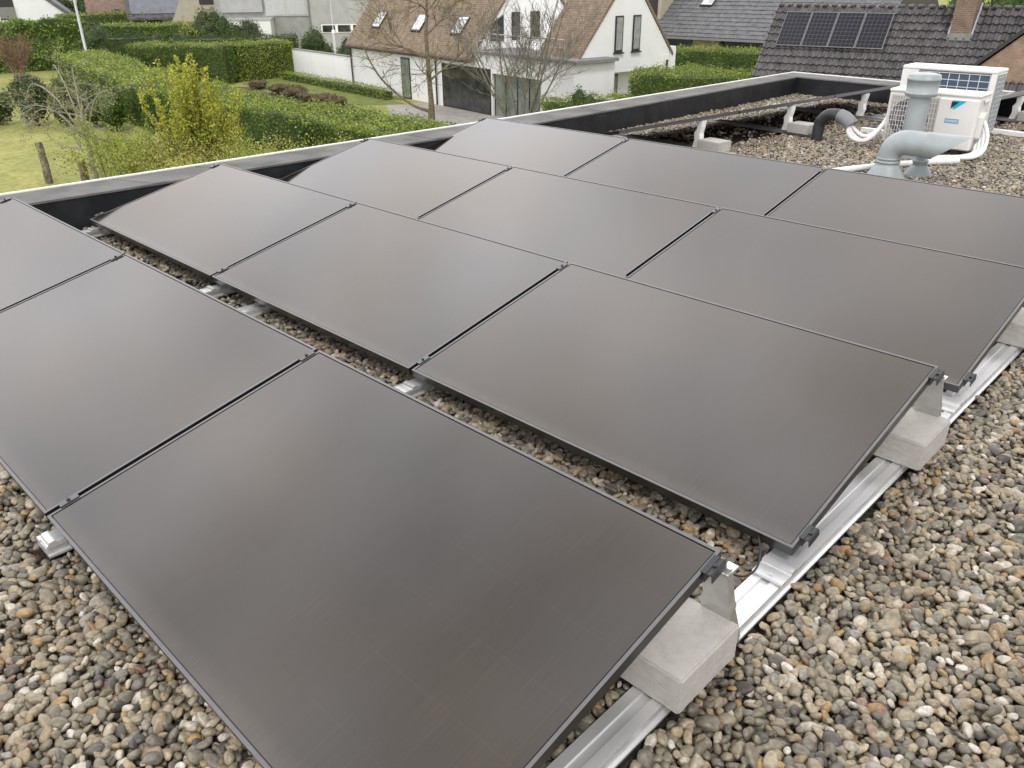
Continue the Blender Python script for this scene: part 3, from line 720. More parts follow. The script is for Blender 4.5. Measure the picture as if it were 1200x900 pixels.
# slanted mouth: shift the last ring along the pipe with height
n_ = len(mb.v); zc = pth[-1].z
for i in range(n_-32, n_):
    x_, y_, z_ = mb.v[i]; sft = .14*(z_-zc)/.104+.03
    mb.v[i] = (x_+d_.x*sft, y_+d_.y*sft, z_)
rim = mb.v[-32:]
mb.build('bent_pipe', M['pvc'], go_)
mb = MB(); ctr = tuple(np.mean(np.array(rim), 0)); inn = [tuple(Vector(ctr).lerp(Vector(p), .93)-d_*.012) for p in rim]
mb.add(rim+inn, [(i, (i+1) % 32, 32+(i+1) % 32, 32+i) for i in range(32)]+[list(range(32, 64))]); mb.build('mouth_lining', M['rubber'], go_)
co = thing('pipe_flashing', (-1.70, 7.10, 0), 'small grey cone flashing with a domed cap, tucked behind the bent vent', 'pipe flashing')
mb = MB(); mb.lathe((-1.70, 7.10, 0), [(.125, -.01), (.118, .006), (.066, .085), (.062, .09)], 32); mb.build('cone', M['pvc'], co)
mb = MB(); mb.lathe((-1.70, 7.10, 0), [(.058, .088), (.058, .115), (.065, .117), (.065, .132), (.055, .134), (.055, .155), (.045, .175), (.02, .185), (0, .187)], 32); mb.build('cap', M['pvc'], co)
bp_ = thing('black_pipe', (-3.09, 8.06, 0), 'black pipe rising from the pebbles and bending into a grey sleeve', 'pipe')
pth = smooth_path([(-3.09, 8.06, -.02), (-3.085, 8.06, .13), (-3.06, 8.05, .215), (-2.99, 8.04, .275), (-2.90, 8.03, .285), (-2.83, 8.02, .27)], 6)
mb = MB(); rr = [.058+.003*(i % 6 == 0) for i in range(len(pth))]; mb.tube(pth, rr, 24); mb.build('bend', M['pvc_dark'], bp_)
mb = MB(); mb.tube([(-2.87, 8.025, .283), (-2.80, 8.015, .262), (-2.745, 8.005, .225), (-2.72, 8.0, .20)], [.066, .069, .069, .068], 24); mb.build('sleeve', M['pvc_grey'], bp_)
ins = thing('insulated_pipes', (-2.6, 8.1, 0), 'bundle of white insulated pipes looping from the grey sleeve to the front outdoor unit', 'pipes')
for k, (dz, dy) in enumerate(((0, 0), (.03, .05), (-.02, -.04))):
    mb = MB(); mb.tube(smooth_path([(-2.755, 8.0+dy*.4, .215+dz*.5), (-2.70, 7.99+dy, .13+dz), (-2.60, 8.02+dy, .065+dz*.9+.01*k), (-2.52, 8.10+dy, .12+dz), (-2.475, 8.24+dy, .26+dz), (-2.468, 8.33+dy, .36+dz), (-2.47, 8.52+dy, .43)]), .019, 10); mb.build('pipe', M['insul'], ins)
ins = thing('insulated_pipes', (-1.52, 8.2, 0), 'white insulated pipes curving down from the right side of the front outdoor unit', 'pipes')
for k in range(4):
    o_ = k*.030
    mb = MB(); mb.tube(smooth_path([(-1.60, 8.27, .33-o_*1.7), (-1.565+.0*o_, 8.245, .30-o_*1.6), (-1.515-o_*.9, 8.21, .20-o_), (-1.50-o_*.9, 8.13, .085-o_*.3), (-1.545-o_, 8.03, .035), (-1.66-o_, 7.92, .03), (-1.85-o_, 7.72+.2*o_, .028)]), .017, 10); mb.build('pipe', M['insul'], ins)
mb = MB(); mb.tube(smooth_path([(-1.60, 7.80, .03), (-1.80, 7.55, .028), (-1.98, 7.25, .03), (-2.14, 6.92, .03), (-2.26, 6.62, .03), (-2.4, 6.2, .03)]), .028, 12)
tag(mb.build('conduit', M['insul']), 'thick white conduit running on the pebbles past the bent vent towards the panels', 'conduit')
mb = MB(); mb.tube(smooth_path([(-2.72, 8.75, .02), (-2.70, 8.74, .10), (-2.66, 8.72, .16), (-2.62, 8.66, .15), (-2.64, 8.60, .12), (-2.60, 8.55, .14), (-2.56, 8.6, .17)]), .016, 8)
tag(mb.build('conduit', M['insul']), 'short kinked white pipe standing left of the outdoor units', 'conduit')
mb = MB(); mb.prism([(-.03, 0), (-.03, .05), (.03, .05), (.03, 0)], 0, 1, 'y')
mb.v = [( -2.95+y*1.2+x*.1, 8.86+x-.12*y, z+.004) for x, y, z in mb.v]
tag(mb.build('support_rail', M['trim']), 'white rail lying on the pebbles left of the outdoor units', 'rail')
mb = MB(); mb.prism([(-.035, 0), (-.035, .045), (.035, .045), (.035, 0)], 0, 1, 'y')
mb.v = [(-1.93+y*1.6+x*.1, 9.72+x-.2*y, z+.004) for x, y, z in mb.v]
tag(mb.build('support_rail', M['trim']), 'white rail lying on the pebbles right of the outdoor units', 'rail')
mb = MB(); mb.tube(smooth_path([(-1.62, 9.80, .04), (-1.5, 9.82, .075), (-1.3, 9.9, .09), (-1.0, 9.95, .06)]), .014, 8)
tag(mb.build('cable', M['rubber']), 'black cable at the right picture edge, over the white rail', 'cable')

# =================================================================== THE GARDENS
def struct(o): o['kind'] = 'structure'; return o
gm = mat('meadow', (.35, .335, .125), .95, spec=.1, col2=(.22, .25, .08), scale=.35, bump=.5, bscale=6)
nt = gm.node_tree; b = nt.nodes['Principled BSDF']
fine = nn(nt, 'ShaderNodeTexNoise'); fine.inputs['Scale'].default_value = 5; fine.inputs['Detail'].default_value = 8
tc = nt.nodes['Texture Coordinate']; nt.links.new(tc.outputs['Object'], fine.inputs['Vector'])
src = b.inputs['Base Color'].links[0].from_socket
hs = nn(nt, 'ShaderNodeHueSaturation'); mr = nn(nt, 'ShaderNodeMapRange'); mr.inputs[1].default_value = .3; mr.inputs[2].default_value = .7; mr.inputs[3].default_value = .72; mr.inputs[4].default_value = 1.22
nt.links.new(fine.outputs['Fac'], mr.inputs[0]); nt.links.new(mr.outputs[0], hs.inputs['Value']); nt.links.new(src, hs.inputs['Color']); nt.links.new(hs.outputs[0], b.inputs['Base Color'])
mb = MB(); mb.add([(-900, -900, G), (900, -900, G), (900, 900, G), (-900, 900, G)], [(0, 1, 2, 3)]); struct(mb.build('ground', gm))
mb = MB(); mb.add([(-35.6, 27.1, G+.006), (-31.4, 24.3, G+.006), (-28.4, 23.6, G+.006), (-22, 24.4, G+.006), (-20.5, 29.2, G+.006), (-34.2, 29.0, G+.006)], [(0, 1, 2, 3, 4, 5)]); struct(mb.build('paving', M['paving']))
mb = MB(); mb.add([(-49, 25.6, G+.004), (-44.5, 24.2, G+.004), (-37.5, 23.6, G+.004), (-35.4, 25.2, G+.004), (-38.5, 26.6, G+.004), (-46.5, 27.2, G+.004)], [(0, 1, 2, 3, 4, 5)]); struct(mb.build('flower_bed', M['soil']))
lawnm = mat('lawn', (.165, .20, .06), .95, spec=.1, var=.15, scale=1.5, bump=.3, bscale=14)
mb = MB(); mb.add([(-49.8, 26.6, G+.0085), (-44, 25.3, G+.0085), (-36.0, 25.9, G+.0085), (-34.5, 27.8, G+.0085), (-42, 28.9, G+.0085), (-50.3, 30.0, G+.0085)], [(0, 1, 2, 3, 4, 5)]); struct(mb.build('lawn', lawnm))

# ---------------- vegetation builders
def hedge(name, label, p0, p1, w, h, cat='hedge', group=None, leaf='hedge', top='hedge_new_lit', dens=70, ls=.075, rough=.10, topfrac=.85, z=G, core='hedge_dark'):
    """clipped hedge: a lumpy dark core in a coat of leaves, along the top young shoots with sky light in their colour"""
    p0 = Vector((*p0, z)); p1 = Vector((*p1, z)); u = (p1-p0); Ln = u.length; u.normalize(); v = Vector((-u.y, u.x, 0))
    mb = MB()
    nx = max(2, int(Ln/.8)); nz = max(2, int(h/.5)); c = .12
    def P(a, b, t):
        q = p0+u*a+v*b+Vector((0, 0, t)); k = noise.noise(q*.55)*rough*1.6+noise.noise(q*1.7)*rough
        return q, k
    vs = []; fs = []
    sec = [(-w/2+c, 0)]+[(-w/2+c, h*(i+1)/nz-c) for i in range(nz)]+[(0, h-c)]+[(w/2-c, h*(i+1)/nz-c) for i in range(nz-1, -1, -1)]+[(w/2-c, 0)]
    m = len(sec)
    for i in range(nx+1):
        for (b_, t) in sec:
            q, k = P(c+(Ln-2*c)*i/nx, b_, t)
            vs.append(tuple(q+v*(k*(1 if b_ > 0 else -1))+Vector((0, 0, k if t > h*.6 else 0))))
    for i in range(nx):
        for j in range(m-1): fs.append((i*m+j, i*m+j+1, (i+1)*m+j+1, (i+1)*m+j))
    fs.append(list(range(m))); fs.append([nx*m+j for j in range(m)][::-1])
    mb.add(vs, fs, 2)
    faces = [(Ln*h, lambda a, t: (a*Ln, -w/2, t*h), -v), (Ln*h, lambda a, t: (a*Ln, w/2, t*h), v), (w*h, lambda a, t: (0, (a-.5)*w, t*h), -u), (w*h, lambda a, t: (Ln, (a-.5)*w, t*h), u), (Ln*w, lambda a, t: (a*Ln, (t-.5)*w, h), Vector((0, 0, 1)))]
    for fi, (ar, fn, nrm) in enumerate(faces):
        k = int(ar*dens*2.4*(1.25 if fi == 4 else 1)); A = NP.uniform(0, 1, (k, 2)); Q = []; Q2 = []
        for a, t in A:
            loc = fn(a, t); q, kk = P(*loc); q = q+nrm*(kk+random.gauss(0, .045))
            if fi == 4 and random.random() < .25: q.z += abs(random.gauss(0, .09))
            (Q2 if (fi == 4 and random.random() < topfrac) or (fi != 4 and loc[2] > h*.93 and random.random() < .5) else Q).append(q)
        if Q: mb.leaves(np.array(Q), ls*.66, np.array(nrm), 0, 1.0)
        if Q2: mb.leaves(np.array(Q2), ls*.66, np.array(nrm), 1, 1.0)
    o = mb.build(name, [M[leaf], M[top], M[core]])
    return tag(o, label, cat, group)
def shrub(name, label, c, rx, ry, h, leaf, cat='shrub', group=None, dens=260, ls=.075, lobes=7, z=G, stem=True, core='hedge_dark', leaf2=None, up=0., seed=0):
    """uneven crown of several lobes on short stems"""
    rg = random.Random(seed*31+int(c[0]*10)); t = thing(name, (c[0], c[1], z), label, cat, group)
    mb = MB(); L_ = []
    for k in range(lobes):
        a = rg.uniform(0, 6.28); rr_ = rg.uniform(0, .62)
        L_.append((Vector((c[0]+rx*rr_*math.cos(a), c[1]+ry*rr_*math.sin(a), z+h*rg.uniform(.38, .74))), rg.uniform(.36, .62)*rx, rg.uniform(.36, .62)*ry, h*rg.uniform(.22, .36)))
    L_.append((Vector((c[0], c[1], z+h*.42)), rx*.72, ry*.72, h*.42))
    for (q, a, b_, d) in L_:
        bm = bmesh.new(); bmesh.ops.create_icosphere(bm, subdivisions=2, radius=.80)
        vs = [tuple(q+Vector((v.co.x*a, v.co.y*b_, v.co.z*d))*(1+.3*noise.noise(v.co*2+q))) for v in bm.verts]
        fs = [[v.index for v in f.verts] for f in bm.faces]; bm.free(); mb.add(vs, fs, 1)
        k = int(dens*(a*b_+a*d+b_*d)*2.6)
        D = NP.normal(size=(k, 3)); D /= np.linalg.norm(D, axis=1)[:, None]; rad_ = NP.uniform(.72, 1.12, (k, 1))
        Q = np.array(q)+D*rad_*np.array([a, b_, d]); Q[:, 2] = np.maximum(Q[:, 2], z+.05)
        if leaf2:
            s_ = NP.uniform(0, 1, k) < .35; mb.leaves(Q[~s_], ls*.7, D[~s_], 0, .9); mb.leaves(Q[s_], ls*.7, D[s_], 2, .9)
        else: mb.leaves(Q, ls*.7, D, 0, .9)
    mb.build('crown', [M[leaf], M[core], M[leaf2 or leaf]], t)
    if stem:
        mb = MB()
        for k in range(4):
            a = rg.uniform(0, 6.28); mb.tube([(c[0], c[1], z), (c[0]+rx*.2*math.cos(a), c[1]+ry*.2*math.sin(a), z+h*.3), (c[0]+rx*.4*math.cos(a), c[1]+ry*.4*math.sin(a), z+h*.6)], [.06, .045, .02], 6)
        mb.build('stem', M['bark'], t)
    return t
def branch(mb, p, d, ln, r, lev, rg, tips, kink=.25, up=.12, split=(2, 4), shrink=.66, minr=.004):
    n = max(2, int(ln/.25)); n = min(n, 6); pts_ = [Vector(p)]; rs = [r]; dd = Vector(d).normalized()
    for i in range(n):
        dd = (dd+Vector((rg.gauss(0, kink*.4), rg.gauss(0, kink*.4), rg.gauss(0, kink*.3)+up*.35))).normalized()
        pts_.append(pts_[-1]+dd*ln/n); rs.append(max(minr, r*(1-.55*(i+1)/n)))
    mb.tube(pts_, rs, 7 if r > .05 else (5 if r > .02 else 3), caps=False)
    if lev == 0: tips.append((pts_[-1], dd)); tips.append((pts_[len(pts_)//2], dd)); return
    k = rg.randint(*split)+(1 if lev > 2 else 0)
    for i in range(k):
        t = rg.uniform(.35, 1.0) if i else 1.0; j = min(n, max(1, int(t*n)))
        ax = dd.orthogonal().normalized(); ax.rotate(Matrix.Rotation(rg.uniform(0, 6.28), 3, dd))
        ang = rg.uniform(.35, .95) if i else rg.uniform(.05, .3)
        nd = dd.copy(); nd.rotate(Matrix.Rotation(ang, 3, ax))
        branch(mb, pts_[j], nd, ln*shrink*rg.uniform(.75, 1.15), max(minr, rs[j]*.68), lev-1, rg, tips, kink, up, split, shrink, minr)

# ---------------- the white house with brown tiles
WF = frame((-42.5, 30.13, G), -8.56)
wh = thing('white_house', WF(10, 3, 0), 'white rendered house with brown tiled roofs, skylights and a terrace', 'house')
def part(name, mb, m, parent, uv=False, bevel=0):
    o = mb.build(name, m, parent, bevel=bevel)
    if uv: setuv(o)
    return o
EZ, TA = 2.7, math.tan(R(50))
mb = MB(T=WF); mb.box(0, 12.9, 0, 7.2, 0, EZ)
mb.prism([(0.0, EZ+.003), (7.2, EZ+.003), (3.6, EZ+3.6*TA)], .02, 12.88, 'x')
part('wall', mb, M['white'], wh)
def gable_roof(T, s0, s1, d0, d1_, ez, ta, th=.14, over=.3):
    mid = (d0+d1_)/2; zr = ez+(mid-d0)*ta; c = th
    return MB(T=T).prism([(d0-over, ez-over*ta), (mid, zr), (d1_+over, ez-over*ta), (d1_+over, ez-over*ta+c), (mid, zr+c*1.5), (d0-over, ez-over*ta+c)], s0, s1, 'x')
rf = part('roof', gable_roof(WF, -.12, 12.95, 0, 7.2, EZ+.03, TA), M['tile_brown'], wh, True)
def on_roof(s0, s1, d0, d1_, T, ez, ta, lift=.18, th=.07):
    m = MB(T=T); z0 = ez+d0*ta+lift; z1 = ez+d1_*ta+lift
    m.add([(s0, d0, z0), (s1, d0, z0), (s1, d1_, z1), (s0, d1_, z1), (s0, d0-.02, z0+th), (s1, d0-.02, z0+th), (s1, d1_-.02, z1+th), (s0, d1_-.02, z1+th)],
          [(0, 3, 2, 1), (4, 5, 6, 7), (0, 1, 5, 4), (1, 2, 6, 5), (2, 3, 7, 6), (3, 0, 4, 7)]); return m
for sx in (2.0, 6.4, 10.25):
    sk = part('skylight', on_roof(sx-.06, sx+.86, .40, 1.06, WF, EZ+.03, TA), M['dark'], rf)
    part('pane', on_roof(sx, sx+.80, .44, 1.02, WF, EZ+.03, TA, .255, .01), M['skyglass'], sk)
for (s0, s1, z0, z1, nm, mt) in ((5.8, 6.75, .0, 2.12, 'door', 'glass_green'), (9.95, 14.2, 0, 2.1, 'window', 'glass')):
    f_ = part(nm, MB(T=WF).box(s0, s1, -.03, -.003, z0, z1), M['dark'], wh)
    part('pane', MB(T=WF).box(s0+.07, s1-.07, -.05, -.033, z0+.07, z1-.07), M[mt], f_)
for s in (.02, 9.45): part('downpipe', MB(T=WF).tube([(s, -.08, 0), (s, -.08, 2.5)], .045, 8), M['dark'], wh)
part('gutter', MB(T=WF).box(-.12, 12.95, -.42, -.31, 2.30, 2.40), M['dark'], wh)
# windows in the left wing's gable, above the terrace
for (d0, d1_, z0, z1) in ((.95, 1.75, 3.2, 3.95), (2.25, 2.75, 3.2, 4.45), (3.42, 4.0, 3.2, 4.45)):
    f_ = part('window', MB(T=WF).prism([(d0, z0), (d1_, z0), (d1_, z1 if d0 > 1 else z1+.4), (d0, z1)], 12.905, 12.94, 'x'), M['dark'], wh)
    part('pane', MB(T=WF).prism([(d0+.06, z0+.06), (d1_-.06, z0+.06), (d1_-.06, z1-.06), (d0+.06, z1-.06)], 12.943, 12.955, 'x'), M['glass'], f_)
# ground floor block with the terrace
mb = MB(T=WF); mb.box(12.9, 14.3, 0, 7, 0, 2.72); mb.box(17.95, 20.2, 0, 2.3, 0, 2.72); mb.box(14.3, 17.95, .25, 7, 0, 2.72); mb.box(14.3, 17.95, 0, .25, 1.92, 2.72); mb.box(17.95, 19.0, 2.3, 5.7, 0, 2.72); mb.box(17.95, 19.62, 5.7, 6.3, 0, 2.72)
part('lower_wall', mb, M['white'], wh)
part('terrace_slab', MB(T=WF).box(12.4, 20.45, -.18, 2.3, 2.73, 2.86), M['slab'], wh)
f_ = part('garage_door', MB(T=WF).box(14.35, 17.9, .13, .245, 0, 1.9), M['glass_green'], wh)
mb = MB(T=WF)
for k in range(5): mb.box(14.35+k*.8875-.03*(k > 0), 14.35+k*.8875+.03*(k < 4), .10, .128, 0, 1.9)
part('door_frame', mb, M['dark'], f_)
mb = MB(T=WF); mb.tube([(13, .1, 3.62), (19.4, .1, 3.62)], .025, 6); mb.tube([(13, .1, 3.3), (19.4, .1, 3.3)], .012, 5)
for k in range(9): mb.tube([(13+k*.8, .1, 2.86), (13+k*.8, .1, 3.62)], .018, 5)
part('railing', mb, M['pole'], wh)
# right wing
part('wing_wall', MB(T=WF).prism([(.85, 2.15), (6.3, 2.15), (6.3, 2.9), (3.575, 2.9+2.725*TA), (.85, 2.9)], 16.9, 19.6, 'x'), M['white_cool'], wh)
rw = part('roof', gable_roof(WF, 16.8, 19.66, .85, 6.3, 2.93, TA, .13, .22), M['tile_brown'], wh, True)
for d0 in (2.78, 3.85):
    f_ = part('window', MB(T=WF).box(19.605, 19.64, d0, d0+.48, 2.98, 4.45), M['dark'], wh)
    part('pane', MB(T=WF).box(19.643, 19.655, d0+.07, d0+.42, 3.08, 4.38), M['curtain'], f_)
for d0 in (2.78, 3.85): part('sill', MB(T=WF).box(19.607, 19.72, d0-.05, d0+.53, 2.93, 2.978), M['dark'], wh)
f_ = part('window', MB(T=WF).box(19.003, 19.03, 3.1, 3.65, .5, 2.0), M['dark'], wh); part('pane', MB(T=WF).box(19.033, 19.045, 3.16, 3.59, .56, 1.94), M['curtain'], f_)
part('downpipe', MB(T=WF).tube([(19.7, 6.1, 0), (19.7, 6.1, 2.5)], .05, 8), M['dark'], wh)
part('pillar', MB(T=WF).box(19.3, 19.6, 6.35, 6.75, 0, 3.05), M['white'], wh)
# white garden wall
gw = thing('garden_wall', (-46.6, 30.6, G), 'white rendered garden wall between the clipped hedge and the white house', 'wall')
GW = frame((-50.69, 31.11, G), -7.35); part('wall', MB(T=GW).box(0, 8.1, 0, .22, 0, 1.74), M['white'], gw); part('coping', MB(T=GW).box(-.03, 8.08, -.03, .25, 1.743, 1.80), M['slab'], gw)

# ---------------- long grey roofed house behind
EF = frame((-32.72, 47.29, G), .98)
eh = thing('grey_roof_house', EF(4, 3, 0), 'long low house with dark grey tiles, dormer and dark glazing behind the clipped hedges', 'house')
tilem = bpy.data.materials.new('grey_tiles')
def tilemat(name, c, pw, ph, rough=.55):
    m = bpy.data.materials.new(name); m.use_nodes = True; nt = m.node_tree; L = nt.links.new
    b = nt.nodes['Principled BSDF']; b.inputs['Roughness'].default_value = rough
    uv = nn(nt, 'ShaderNodeUVMap'); sep = nn(nt, 'ShaderNodeSeparateXYZ'); L(uv.outputs[0], sep.inputs[0])
    fr = nn(nt, 'ShaderNodeMath', operation='MULTIPLY'); fr.inputs[1].default_value = 1/ph; L(sep.outputs[1], fr.inputs[0])
    f1 = nn(nt, 'ShaderNodeMath', operation='FRACT'); L(fr.outputs[0], f1.inputs[0])
    sx = nn(nt, 'ShaderNodeMath', operation='MULTIPLY'); sx.inputs[1].default_value = 2*math.pi/pw; L(sep.outputs[0], sx.inputs[0])
    si = nn(nt, 'ShaderNodeMath', operation='SINE'); L(sx.outputs[0], si.inputs[0])
    h = nn(nt, 'ShaderNodeMath', operation='MULTIPLY_ADD'); h.inputs[1].default_value = .35; L(si.outputs[0], h.inputs[0])
    inv = nn(nt, 'ShaderNodeMath', operation='SUBTRACT'); inv.inputs[0].default_value = 1; L(f1.outputs[0], inv.inputs[1]); L(inv.outputs[0], h.inputs[2])
    bp = nn(nt, 'ShaderNodeBump'); bp.inputs['Strength'].default_value = 1; bp.inputs['Distance'].default_value = .06; L(h.outputs[0], bp.inputs['Height']); L(bp.outputs[0], b.inputs['Normal'])
    no = nn(nt, 'ShaderNodeTexNoise'); no.inputs['Scale'].default_value = 2.5; no.inputs['Detail'].default_value = 6; L(uv.outputs[0], no.inputs['Vector'])
    mr = nn(nt, 'ShaderNodeMapRange'); mr.inputs[1].default_value = .3; mr.inputs[2].default_value = .7; mr.inputs[3].default_value = .7; mr.inputs[4].default_value = 1.3; L(no.outputs['Fac'], mr.inputs[0])
    sc = nn(nt, 'ShaderNodeVectorMath', operation='SCALE'); sc.inputs[0].default_value = c; L(mr.outputs[0], sc.inputs['Scale']); L(sc.outputs[0], b.inputs['Base Color'])
    return m
def tiled_slope(T, s0, s1, prof, ta_ez, pw=.30, ph=.34, amp=.022, step=.035, top=None):
    """real pantiles: a sheet waved across, stepped at every course; prof(s)->z is built on the slope line"""
    d0, d1_, ez, ta = ta_ez
    ln = (d1_-d0)*math.sqrt(1+ta*ta); nr = int(round(ln/ph)); nc = int((s1-s0)/pw*6); vs = []; fs = []; w = nc+1
    cs, sn = 1/math.sqrt(1+ta*ta), ta/math.sqrt(1+ta*ta)
    for r_ in range(nr):
        for e in (0, 1):
            l = ln*(r_+e)/nr; lift = step*(1-e)+.02
            for i in range(w):
                s_ = s0+(s1-s0)*i/nc; k = amp*math.sin(2*math.pi*(s_-s0)/pw); k = k if k > 0 else k*.45
                hh = lift+k
                vs.append((s_, d0+l*cs-hh*sn, ez+l*sn+hh*cs))
        b0 = r_*2*w
        for i in range(nc): fs.append((b0+i, b0+i+1, b0+w+i+1, b0+w+i))
        if r_:
            for i in range(nc): fs.append((b0-w+i, b0-w+i+1, b0+i+1, b0+i))
    return MB(T=T).add(vs, fs, 0, False)
M['tile_grey'] = mat('grey_tile', (.14, .142, .15), .62, spec=.35, var=.22, scale=4)
M['tile_dark'] = mat('anthracite_tile', (.085, .08, .085), .42, spec=.5, var=.35, scale=3.5)
ta = math.tan(R(38))
mb = MB(T=EF); mb.box(-5.5, 14, 3.2, 9, 0, 2.45); mb.box(2.5, 4.4, .6, 3.19, 0, 2.40); part('wall', mb, M['brick_beige'], eh, True)
mb = MB(T=EF); mb.box(-5.4, 2.48, .9, 3.1, 0, 2.40); mb.box(4.42, 13.9, .9, 3.1, 0, 2.40); part('glazing', mb, mat('dark_glazing', (.012, .02, .02), .15, var=.4, scale=1), eh)
part('roof_core', MB(T=EF).prism([(-.05, 2.42), (5.5, 2.42+5.55*ta), (11, 2.42), (11, 2.30), (-.05, 2.30)], -6, 14.4, 'x'), M['dark'], eh)
erf = part('roof', tiled_slope(EF, -6, 14.4, None, (-.1, 5.5, 2.42, ta), .30, .36, .015, .035), M['tile_grey'], eh)
part('gutter', MB(T=EF).box(-6, 14.4, -.28, -.16, 2.30, 2.43), M['slab'], eh)
sk = part('skylight', on_roof(1.95, 2.85, 1.95, 2.6, EF, 2.5, ta, .10), M['dark'], erf); part('pane', on_roof(2.0, 2.8, 1.99, 2.56, EF, 2.5, ta, .175, .01), M['skyglass'], sk)
mb = MB(T=EF); mb.prism([(1.0, 3.25), (1.0, 5.6), (5, 5.6)], -3.2, -.35, 'x'); dm = part('dormer', mb, M['cream'], eh)
f_ = part('window', MB(T=EF).box(-1.5, -.62, .93, .99, 3.45, 4.9), M['dark'], dm)
part('dormer_roof', MB(T=EF).box(-3.4, -.2, .6, 5.1, 5.62, 5.8), M['slab'], dm)

# ---------------- the dark tiled house on the right, with solar panels and a chimney
rot7 = 7.; FA = Vector((-15.974, 31.436, .459)); sl = R(53.5); rx_, ry_ = math.cos(R(rot7)), math.sin(R(rot7))
FFo = (FA.x+(-ry_)*0, FA.y, G)
# local d grows away from us: front slope runs from d = -3.4 (eave) up to d = 0 (ridge)
FF = frame(FFo, rot7); ZR = FA.z-G; tf = math.tan(sl); DE = -1.96
fh = thing('dark_roof_house', FF(5, 0, 0), 'house with dark pantiles and a brick chimney close behind the far roof edge', 'house')
ez_ = ZR+DE*tf
mb = MB(T=FF); mb.box(.15, 20, DE+.3, -DE-.3, 0, ez_-.02); part('wall', mb, M['brick_tan'], fh, True)
part('roof_core', MB(T=FF).prism([(DE, ez_-.1), (0, ZR-.06), (-DE, ez_-.1), (-DE, ez_-.25), (DE, ez_-.25)], .05, 20, 'x'), M['dark'], fh)
frf = part('roof', tiled_slope(FF, 0, 20, None, (DE, 0, ez_-.06, tf), .235, .30, .045, .055), M['tile_dark'], fh)
mb = MB(T=FF)
for k in range(60): mb.lathe((k*.335+.16, 0, ZR-.03), [(.10, -.03), (.13, .02), (.10, .075), (0, .09)], 8)
part('ridge', mb, M['tile_dark'], frf)
def up(l): return -l*math.cos(sl)            # distance down the slope from the ridge -> d
# chimney
mb = MB(T=FF); c0, c1 = 6.40, 7.05; dch = up(1.21); zch = ZR-1.21*math.sin(sl)
mb.box(c0, c1, dch-.02, dch+.75, zch-.25, ZR+1.6); ch = part('chimney', mb, M['brick_chim'], frf, True)
mb = MB(T=FF); mb.box(c0-.05, c1+.05, dch-.06, dch-.025, zch-.05, zch+.17); part('lead_flashing', mb, M['slab'], ch)
mb = MB(T=FF)
for s_ in (c0-.06, c1+.015): mb.prism([(dch-.03, zch-.02), (dch+.70, zch+.70*tf-.02), (dch+.70, zch+.70*tf+.16), (dch-.03, zch+.16)], s_, s_+.045, 'x')
part('side_flashing', mb, mat('lead_pale', (.42, .45, .50), .6, var=.1), ch)
# projecting brick gable at the right
gz = ZR-2.14*math.sin(sl); gd = up(2.14)
mb = MB(T=FF); mb.prism([(7.55, 0), (7.55, gz-.12), (8.75, gz+1.0), (10.6, gz+2.6), (12.6, gz+.8), (12.6, 0)], gd-.35, gd+.6, 'y'); sg = part('side_gable', mb, M['brick_tan'], fh, True)
mb = MB(T=FF); mb.prism([(7.25, gz-.30), (7.25, gz-.16), (10.6, gz+2.95), (10.6, gz+2.75)], gd-.45, gd+.7, 'y'); part('verge', mb, M['dark'], sg)
# four panels on the roof slope
labs = ['rooftop solar panel with visible cells, leftmost of the four on the dark tiles', 'rooftop solar panel with visible cells, second from left of four', 'rooftop solar panel with visible cells, third from left of four', 'rooftop solar panel with visible cells, rightmost of four, nearest the chimney']
for k in range(4):
    s0 = .52+k*.975; s1 = s0+.955; l0, l1 = .37, 1.77
    t = thing('solar_panel', FF(s0, up(l1), ZR-l1*math.sin(sl)), labs[k], 'solar panel', 'solar panels on the dark tiled roof')
    def slab(a0, a1, b0, b1, h0, h1):
        m = MB(T=FF); q = []
        for hh in (h0, h1):
            for (s_, l) in ((a0, b1), (a1, b1), (a1, b0), (a0, b0)): q.append((s_, up(l)-hh*math.sin(sl), ZR-l*math.sin(sl)+hh*math.cos(sl)))
        return m.add(q, [(0, 3, 2, 1), (4, 5, 6, 7), (0, 1, 5, 4), (1, 2, 6, 5), (2, 3, 7, 6), (3, 0, 4, 7)])
    slab(s0, s1, l0, l1, .08, .115).build('frame', M['slab'], t)
    o = slab(s0+.022, s1-.022, l0+.022, l1-.022, .1155, .119).build('cells', M['cells_blue'], t); setuv(o)

# ---------------- houses at the upper left
AF = frame((-95.2, 24.4, G), 70); ah = thing('white_gable_house', AF(3, 2, 0), 'white gable house with a dark window strip at the upper left corner', 'house')
mb = MB(T=AF); mb.prism([(-3.2, 0), (-3.2, 1.6), (3, 7.2), (8.4, 2.5), (8.4, 0)], 0, 9, 'y'); part('wall', mb, M['white_cool'], ah)
mb = MB(T=AF); mb.prism([(-3.6, 1.25), (3, 7.25), (8.9, 2.15), (8.9, 2.45), (3, 7.6), (-3.6, 1.6)], -.2, 9.2, 'y'); part('roof', mb, M['tile_grey'], ah)
f_ = part('window', MB(T=AF).box(2.1, 3.5, -.04, -.003, 2.6, 5.6), M['dark'], ah); part('railing', MB(T=AF).box(2.1, 3.5, -.12, -.06, 2.7, 3.7), M['slab'], f_)
BF = frame((-93.1, 34.1, G), 66); bh = thing('pink_brick_house', BF(2, 2, 0), 'pinkish brick house wall with a small window at the top left', 'house')
mb = MB(T=BF); mb.prism([(-.1, 0), (-.1, 5.6), (4.2, 5.6), (4.6, 2.6), (4.6, 0)], 0, 7, 'y'); part('wall', mb, M['brick_pink'], bh, True)
